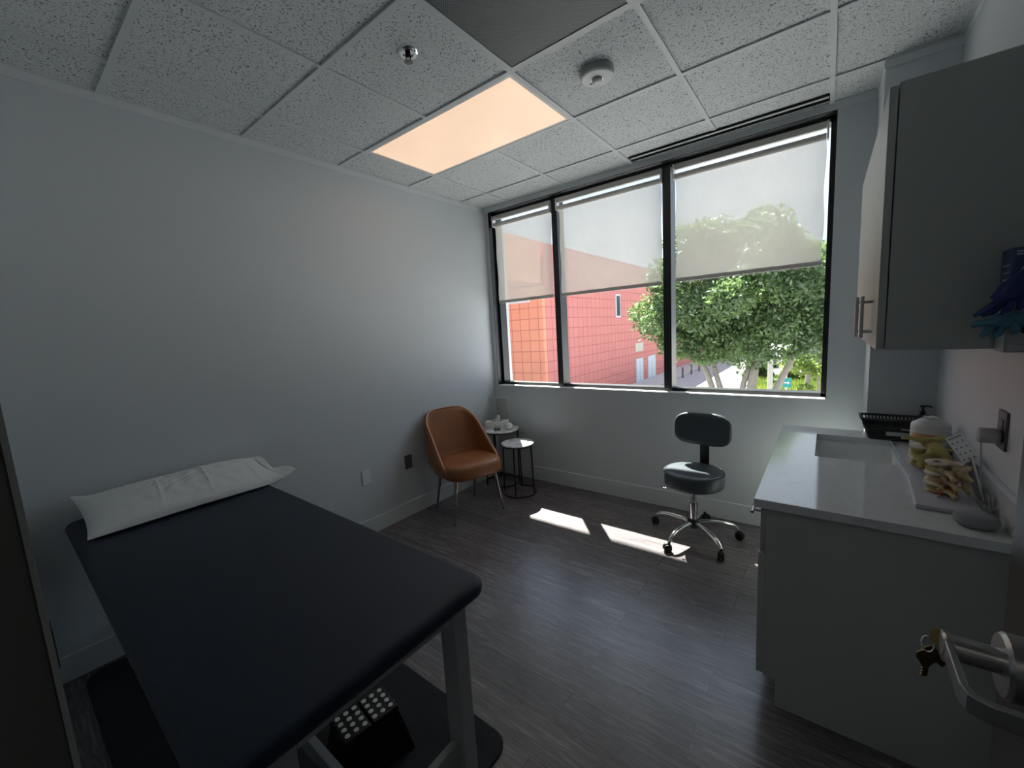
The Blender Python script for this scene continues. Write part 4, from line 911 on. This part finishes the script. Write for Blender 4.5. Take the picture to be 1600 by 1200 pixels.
# smart speaker, plug, cable
bm = BM(); lathe(bm, [(0.030, 0), (0.040, 0.003), (0.048, 0.011), (0.050, 0.019), (0.047, 0.029), (0.038, 0.037), (0.024, 0.0405), (0.002, 0.042)], seg=48)
o = obj('smart_speaker', bm, mat('speaker_fabric', (0.25, 0.26, 0.27), 0.9, bump=(400, 0.6)), smooth=60); o.location = (3.158, -1.515, CZ+0.0005); tag(o, 'grey fabric puck-shaped speaker at the near corner of the counter', 'speaker')
pg = thing('power_adapter', 'round white power adapter plugged into the black outlet', 'plug', (XR-0.0097, -1.335, 1.088))
bm = BM(); lathe(bm, [(0.02, 0), (0.024, -0.003), (0.025, -0.010), (0.025, -0.044), (0.022, -0.048), (0.005, -0.049)], seg=32, axis='x'); obj('adapter_body', bm, mat('adapter_white', (0.42, 0.43, 0.43), 0.35), pg, smooth=50)
bm = BM(); cx_ = 3.192; pts = [(cx_, -1.337, 1.066), (cx_, -1.345, 1.02), (3.194, -1.36, 0.95), (3.196, -1.372, 0.90), (3.200, -1.385, 0.868)]
for k in range(40):
    a = k*2*PI/13; pts.append((3.207+0.007*math.cos(a*0.7), -1.405-0.035*math.cos(a)*0.9, CZ+0.03+0.024*math.sin(a)+0.0004*k))
pts += [(3.200, -1.44, 0.856), (3.203, -1.47, 0.853), (3.205, -1.50, 0.851), (3.200, -1.515, 0.853)]
P_ = [Vector(p) for p in pts]; sm_pts = []
for i in range(len(P_)-1):
    p0, p1, p2, p3 = P_[max(i-1, 0)], P_[i], P_[i+1], P_[min(i+2, len(P_)-1)]
    for q in range(4):
        t_ = q/4; sm_pts.append(0.5*((2*p1)+(-p0+p2)*t_+(2*p0-5*p1+4*p2-p3)*t_*t_+(-p0+3*p1-3*p2+p3)*t_**3))
sm_pts.append(P_[-1])
tube(bm, sm_pts, 0.0021, 8); tag(obj('power_cable', bm, mat('cable_white', (0.38, 0.39, 0.40), 0.4), smooth=60), 'coiled pale cable hanging from the adapter down to the speaker', 'cable')

# ------------------------------------------------------------------ outside
M_street = mat('concrete_street', (0.42, 0.42, 0.43), 0.85, var=(0.3, 0.08)); M_side = mat('sidewalk', (0.50, 0.48, 0.46), 0.85, var=(0.6, 0.06)); M_lawn = mat('lawn', (0.085, 0.17, 0.035), 0.9, var=(2.5, 0.35), bump=(20, 1))
sbox('ground', (-60, 60, 0.3, 140, G-0.3, G), M_street)
sbox('sidewalk', (-11.17, -8.6, 18.49, 90, G, G+0.12), M_side)
# red building
BX, BY = -11.17, 18.49
def tilewall(name, base, line):
    m = mat(name, base, 0.7); t, b = nodes(m); co = add(t, 'ShaderNodeTexCoord'); sp = add(t, 'ShaderNodeSeparateXYZ', {0: co.outputs['Object']})
    s_ = add(t, 'ShaderNodeMath', {0: sp.outputs[0], 1: sp.outputs[1]}, operation='ADD'); cb = add(t, 'ShaderNodeCombineXYZ', {0: s_.outputs[0], 1: sp.outputs[2]})
    br = add(t, 'ShaderNodeTexBrick', {'Vector': cb.outputs[0], 'Scale': 1.0, 'Mortar Size': 0.03, 'Brick Width': 0.70, 'Row Height': 0.69, 'Color1': (*base, 1), 'Color2': (base[0]*0.96, base[1]*0.93, base[2]*0.93, 1), 'Mortar': (*line, 1)}, offset=0.0)
    t.links.new(br.outputs[0], b.inputs['Base Color']); return m
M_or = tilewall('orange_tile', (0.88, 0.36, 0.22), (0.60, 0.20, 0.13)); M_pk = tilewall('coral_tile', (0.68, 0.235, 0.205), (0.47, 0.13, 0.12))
bd_ = thing('red_building', 'large coral red tiled building across the street', 'building', (BX, BY, G))
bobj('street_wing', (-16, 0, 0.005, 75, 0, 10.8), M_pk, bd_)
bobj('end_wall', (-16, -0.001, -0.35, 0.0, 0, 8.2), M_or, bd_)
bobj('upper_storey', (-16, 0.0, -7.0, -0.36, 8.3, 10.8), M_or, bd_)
bobj('end_soffit', (-3.2, -0.9, -0.55, -0.36, 7.25, 7.42), M_white, bd_)
bm = BM(); lathe(bm, [(0.10, 0), (0.10, 2.6)], (-3.15, -0.48, 0), 12); lathe(bm, [(0.07, 0), (0.07, 2.9)], (-3.4, -0.46, 0.0), 12); obj('downpipe', bm, mat('pipe_white', (0.6, 0.6, 0.6), 0.5), bd_, smooth=40)
bm = BM(); lathe(bm, [(0.05, 5.3), (0.05, 7.2)], (-3.45, -0.44, 0.0), 12); obj('downpipe', bm, mat('pipe_white', (0.6, 0.6, 0.6), 0.5), bd_, smooth=40)
wf = bobj('slit_window', (0.0, 0.08, 10.65, 11.60, 6.15, 8.05), mat('window_frame_white', (0.7, 0.7, 0.72), 0.5), bd_)
bobj('slit_glass', (0.08, 0.10, 10.8, 11.45, 6.28, 7.92), mat('dark_glass', (0.06, 0.08, 0.10), 0.1), wf)
for y0, wd in ((15.05, 1.75), (18.2, 2.2)):
    d_ = bobj('street_door', (0.0, 0.06, y0, y0+wd, 0.12, 2.28), mat('door_white', (0.62, 0.68, 0.74), 0.5), bd_)
    bobj('door_seam', (0.06, 0.065, y0+wd/2-0.02, y0+wd/2+0.02, 0.14, 2.24), mat('seam_grey', (0.25, 0.25, 0.27), 0.6), d_)
bobj('wall_sign', (0.0, 0.06, 14.9, 16.9, 2.95, 3.75), mat('sign_cream', (0.6, 0.56, 0.48), 0.6), bd_)
for i, yy in enumerate((36.5, 39.5, 42.5, 45.5)):
    bm = BM(); lathe(bm, [(0.09, 0), (0.09, 1.0), (0.05, 1.05)], seg=12); o = obj('bollard', bm, M_greyp, smooth=40); o.location = (-8.35+0.06*i, yy-1.2, G)
    tag(o, ['nearest', 'second nearest', 'second farthest', 'farthest'][i]+' of the dark bollards along the sidewalk outside', 'bollard', 'bollards along the sidewalk')

# foliage
def leaf_mat(name, c1, c2, c3):
    m = bpy.data.materials.new(name); m.use_nodes = True; t = m.node_tree; t.nodes.clear()
    co = add(t, 'ShaderNodeTexCoord'); n = add(t, 'ShaderNodeTexNoise', {'Vector': co.outputs['Object'], 'Scale': 1.1, 'Detail': 6.0, 'Roughness': 0.75})
    r = add(t, 'ShaderNodeValToRGB', {0: n.outputs[0]}); e = r.color_ramp.elements; e[0].position = 0.32; e[0].color = (*c1, 1); e[1].position = 0.68; e[1].color = (*c3, 1); k = e.new(0.5); k.color = (*c2, 1)
    d = add(t, 'ShaderNodeBsdfDiffuse', {0: r.outputs[0]}); tr = add(t, 'ShaderNodeBsdfTranslucent', {0: r.outputs[0]}); g = add(t, 'ShaderNodeBsdfGlossy', {0: (1, 1, 1, 1), 'Roughness': 0.4})
    a = add(t, 'ShaderNodeMixShader', {0: 0.52, 1: d.outputs[0], 2: tr.outputs[0]}); b2 = add(t, 'ShaderNodeMixShader', {0: 0.05, 1: a.outputs[0], 2: g.outputs[0]})
    add(t, 'ShaderNodeOutputMaterial', {0: b2.outputs[0]}); return m
LM = [leaf_mat('leaf_green', (0.055, 0.105, 0.035), (0.12, 0.20, 0.065), (0.23, 0.32, 0.10)), leaf_mat('leaf_yellow', (0.08, 0.15, 0.03), (0.16, 0.25, 0.04), (0.34, 0.36, 0.06)), leaf_mat('leaf_dark', (0.025, 0.06, 0.02), (0.05, 0.11, 0.03), (0.09, 0.17, 0.05))]
def foliage(name, blobs, n, size, m, parent):
    """leaf quads spread through the outer part of a set of ellipsoids"""
    vol = np.array([b[3]*b[4]*b[5] for b in blobs])**0.67; pick = RNG.choice(len(blobs), n, p=vol/vol.sum()); B = np.array(blobs)[pick]
    d = RNG.normal(size=(n, 3)); d /= np.linalg.norm(d, axis=1)[:, None]; rad = RNG.uniform(0.35, 1.0, n)**0.45
    c = B[:, :3]+d*B[:, 3:6]*rad[:, None]*(1+0.12*RNG.normal(size=(n, 1)))
    nn = RNG.normal(size=(n, 3)); nn[:, 2] += 0.8; nn /= np.linalg.norm(nn, axis=1)[:, None]
    a = np.cross(nn, RNG.normal(size=(n, 3))); a /= np.linalg.norm(a, axis=1)[:, None]; bb = np.cross(nn, a)
    s = size*RNG.uniform(0.6, 1.3, (n, 1)); w_ = s*0.42
    V = np.stack([c-a*s, c+bb*w_, c+a*s, c-bb*w_], 1).reshape(-1, 3)
    me = bpy.data.meshes.new(name); me.vertices.add(4*n); me.vertices.foreach_set('co', V.astype(np.float32).ravel())
    me.loops.add(4*n); me.loops.foreach_set('vertex_index', np.arange(4*n, dtype=np.int32)); me.polygons.add(n)
    me.polygons.foreach_set('loop_start', np.arange(0, 4*n, 4, dtype=np.int32)); me.polygons.foreach_set('loop_total', np.full(n, 4, dtype=np.int32))
    me.update(); me.validate(); me.materials.append(m)
    o = bpy.data.objects.new(name, me); C.collection.objects.link(o); o.parent = parent; return o
M_bark = mat('bark', (0.26, 0.23, 0.19), 0.9, bump=(12, 1.0, 6), var=(6, 0.3))
def blobs_in(c, r, k, rs, seed):
    g = np.random.default_rng(seed); out = []
    while len(out) < k:
        p = g.uniform(-1, 1, 3)
        if np.linalg.norm(p) < 1 and np.linalg.norm(p) > 0.25: q = g.uniform(rs[0], rs[1]); out.append((c[0]+p[0]*r[0], c[1]+p[1]*r[1], c[2]+p[2]*r[2], q, q, q*0.8))
    return out
# main tree, 12 m out
tr = thing('street_tree', 'big multi-trunk green tree filling the right window bay', 'tree', (0.35, 12.3, G))
stems = [[(0, 0, 0), (-0.45, 0, 1.9), (-0.75, 0.1, 3.2), (-1.3, 0.2, 4.6), (-2.0, 0.3, 5.8)], [(0.02, 0.1, 0), (-0.3, 0.1, 1.9), (-0.45, 0.2, 3.0), (-0.85, 0.3, 4.3), (-1.1, 0.4, 6.0)],
         [(0.1, 0, 0), (0.08, 0, 2.0), (0.2, 0, 3.0), (0.45, 0.1, 4.3), (0.3, 0, 6.3)], [(0.15, 0, 0), (0.42, 0, 2.0), (0.52, 0.0, 3.3), (0.6, 0.1, 4.6), (0.9, 0, 6.5)],
         [(0.2, -0.1, 0), (0.7, 0, 1.7), (0.98, 0, 2.8), (1.5, 0, 3.85), (1.75, 0.2, 4.8), (2.0, 0.3, 5.9)]]
for i, s_ in enumerate(stems):
    P_ = [Vector(p) for p in s_]; pp = []
    for a in range(len(P_)-1):
        for q in range(4): pp.append(P_[a].lerp(P_[a+1], q/4)+Vector((random.uniform(-.03, .03), 0, 0)))
    pp.append(P_[-1]); r0 = (0.16, 0.15, 0.14, 0.23, 0.15)[i]
    bm = BM(); tube(bm, pp, r0, 10, r1=0.05); obj('trunk', bm, M_bark, tr, smooth=60)
bl_ = blobs_in((-0.35, 0.0, 6.4), (2.75, 2.3, 2.5), 46, (0.5, 0.95), 3)+[(2.2, 0, 4.55, 0.6, 0.6, 0.5), (2.7, 0, 5.3, 0.7, 0.7, 0.7), (1.8, -0.3, 5.2, 0.8, 0.7, 0.6), (2.3, -0.5, 5.9, 0.9, 0.8, 0.8), (1.2, -0.7, 5.3, 0.8, 0.7, 0.6), (-2.6, 0, 5.55, 0.85, 0.8, 0.75), (-3.1, 0, 5.9, 0.6, 0.6, 0.5), (-1.9, -0.2, 4.75, 0.6, 0.6, 0.55), (-0.9, 0, 4.45, 0.7, 0.7, 0.55), (0.3, 0, 4.3, 0.75, 0.7, 0.55), (1.3, 0, 4.6, 0.75, 0.7, 0.6), (2.1, 0, 5.2, 0.7, 0.7, 0.7), (0.0, 0, 5.6, 1.6, 1.4, 1.1), (-1.5, 0, 6.5, 1.5, 1.4, 1.3), (1.2, 0, 6.5, 1.3, 1.2, 1.2)]
foliage('crown', bl_, 66000, 0.085, LM[0], tr)
def tree(lab, c, r, h, k, n, size, m, seed, name='street_tree', trunk=0.16, group='trees beyond the street tree'):
    o = thing(name, lab, 'tree', (c[0], c[1], G), group=group)
    bm = BM(); tube(bm, [(0, 0, 0), (0.1, 0, h*0.3), (0.0, 0.1, h*0.6)], trunk, 10, r1=trunk*0.5); tube(bm, [(0.05, 0, h*0.25), (0.5, 0, h*0.45)], trunk*0.5, 8, r1=0.04); obj('trunk', bm, M_bark, o, smooth=60)
    foliage('crown', blobs_in((0, 0, h*0.66), (r, r*0.8, h*0.30), k, (r*0.28, r*0.5), seed), n, size, m, o); return o
tree('tall dark green tree behind the big street tree, right side of the window', (1.9, 27.5), 2.7, 10.5, 26, 14000, 0.14, LM[2], 5)
tree('small bright yellow-green tree low at the right edge of the window', (2.55, 17.0), 1.1, 5.6, 18, 8000, 0.08, LM[1], 6, trunk=0.09)
tree('dark tree standing far right beyond the lawn', (6.2, 34.0), 3.0, 11.5, 26, 9000, 0.16, LM[2], 8)
tree('light green tree far behind the lawn, beyond the dark tree', (2.6, 46.0), 3.6, 12.5, 26, 9000, 0.2, LM[0], 9)
tree('distant tree where the street ends behind the coral building', (-4.5, 74.0), 5, 11.0, 26, 8000, 0.3, LM[0], 10)
tree('distant dark tree row end at the far right horizon', (5.0, 60.0), 6, 11.0, 26, 8000, 0.3, LM[2], 12)
# lawn, beds, bushes
sbox('lawn', (0.5, 10, 36.5, 43.0, G, G+0.06), M_lawn)
def bush(lab, c, r, n, m, seed, h=0.8, sz=0.09):
    o = thing('bush', lab, 'bush', (c[0], c[1], G), group='bushes at the edge of the lawn'); foliage('foliage', blobs_in((0, 0, h*0.45), (r, r*0.7, h*0.4), 10, (r*0.35, r*0.6), seed), n, sz, m, o); return o
bush('spiky green bush at the left end of the planted bed, beside the street', (-1.35, 34.6), 0.95, 5000, LM[0], 21, 2.6, 0.13)
bush('yellow-green bush behind the stout grey post', (0.9, 34.2), 0.8, 4500, LM[1], 22, 1.8, 0.12)
bush('low bush at the near left corner of the planted bed', (-0.2, 31.0), 0.9, 4000, LM[0], 23, 1.2, 0.12)
bush('low green bush at the far right of the planted bed', (2.75, 33.5), 0.75, 4000, LM[0], 24, 1.3, 0.12)
def grass(x0, x1, y0, y1, n):
    c = np.stack([RNG.uniform(x0, x1, n), RNG.uniform(y0, y1, n), np.full(n, G+0.05)], 1); a = RNG.uniform(0, 2*PI, n); h = RNG.uniform(0.3, 0.95, n)
    w_ = np.stack([np.cos(a), np.sin(a), 0*a], 1)*0.035; tip = np.stack([np.cos(a+1.5)*0.12, np.sin(a+1.5)*0.12, h], 1)
    V = np.stack([c-w_, c+w_, c+tip], 1).reshape(-1, 3); me = bpy.data.meshes.new('grass'); me.from_pydata(V.tolist(), [], np.arange(3*n).reshape(-1, 3).tolist()); me.materials.append(LM[1])
    o = bpy.data.objects.new('long_grass', me); C.collection.objects.link(o); o['kind'] = 'stuff'; o['label'] = 'long green ornamental grass in the bed outside'; o['category'] = 'grass'
grass(-1.5, 4.0, 28.5, 36.4, 26000)
sbox('planted_bed', (-1.7, 9, 26.0, 36.49, G, G+0.05), mat('bed_soil', (0.10, 0.13, 0.05), 0.95))
bm = BM(); lathe(bm, [(0.12, 0), (0.11, 3.38), (0.06, 3.43)], seg=14); o = obj('street_post', bm, mat('post_grey', (0.42, 0.41, 0.36), 0.7), smooth=40); o.location = (0.68, 19.8, G); tag(o, 'stout grey post in front of the bushes outside', 'post')
bm = BM(); lathe(bm, [(0.035, 0), (0.03, 5.25)], seg=10); o = obj('light_pole', bm, mat('pole_white', (0.6, 0.6, 0.58), 0.5), smooth=40); o.location = (1.41, 18.5, G); tag(o, 'thin pale pole rising in front of the trees outside', 'pole')
sg = thing('street_sign', 'small teal sign with a white symbol among the bushes outside', 'sign', (1.53, 17.0, G))
bobj('sign_board', (-0.15, 0.15, -0.03, 0, 2.52, 2.92), mat('teal_sign', (0.03, 0.28, 0.28), 0.5), sg, bevel=0.01)
bm = BM(); box(bm, -0.09, 0.05, -0.04, -0.031, 2.695, 2.745); prism(bm, [(0.03, 2.65), (0.11, 2.72), (0.03, 2.79)], lambda x, z: (x, -0.04, z), lambda x, z: (x, -0.031, z)); obj('sign_symbol', bm, M_white, sg)
bm = BM(); lathe(bm, [(0.025, 0), (0.025, 2.8)], (0, 0.027, 0), 8); obj('sign_post', bm, M_steel, sg)
ob = thing('wooden_barrier', 'orange wooden A-frame barrier beyond the lawn at the right', 'barrier', (1.85, 43.6, G))
bm = BM(); strip(bm, [(-0.28, 0, 0), (0.0, 0, 1.35)], 0.1, 0.06, (0, 1, 0)); strip(bm, [(0.12, 0, 0), (0.0, 0, 1.35)], 0.1, 0.06, (0, 1, 0)); obj('frame', bm, mat('orange_wood', (0.55, 0.25, 0.08), 0.7), ob)
bobj('board', (-0.18, 0.08, -0.06, -0.03, 0.55, 0.72), mat('orange_wood', (0.55, 0.25, 0.08), 0.7), ob)
cars = thing('parked_car', 'dark car far down the street seen between the trunks', 'car', (-2.2, 48.0, G))
bm = BM()
prism(bm, [(-0.85, 0.25), (0.85, 0.25), (0.9, 0.8), (0.7, 0.95), (0.55, 1.42), (-0.55, 1.42), (-0.7, 0.95), (-0.9, 0.8)], lambda x, z: (x, 0, z), lambda x, z: (x, 4.2, z)); obj('car_body', bm, mat('car_paint', (0.05, 0.06, 0.07), 0.25), cars, bevel=0.08)
bobj('rear_window', (-0.5, 0.5, -0.02, 0.0, 0.98, 1.32), mat('dark_glass', (0.06, 0.08, 0.10), 0.1), cars)
for sx in (-0.72, 0.72):
    for y in (0.7, 3.4):
        bm = BM(); lathe(bm, [(0.32, -0.1), (0.33, 0), (0.32, 0.1)], (sx, y, 0.32), 20, 'x'); obj('wheel', bm, M_blackp, cars, smooth=40)
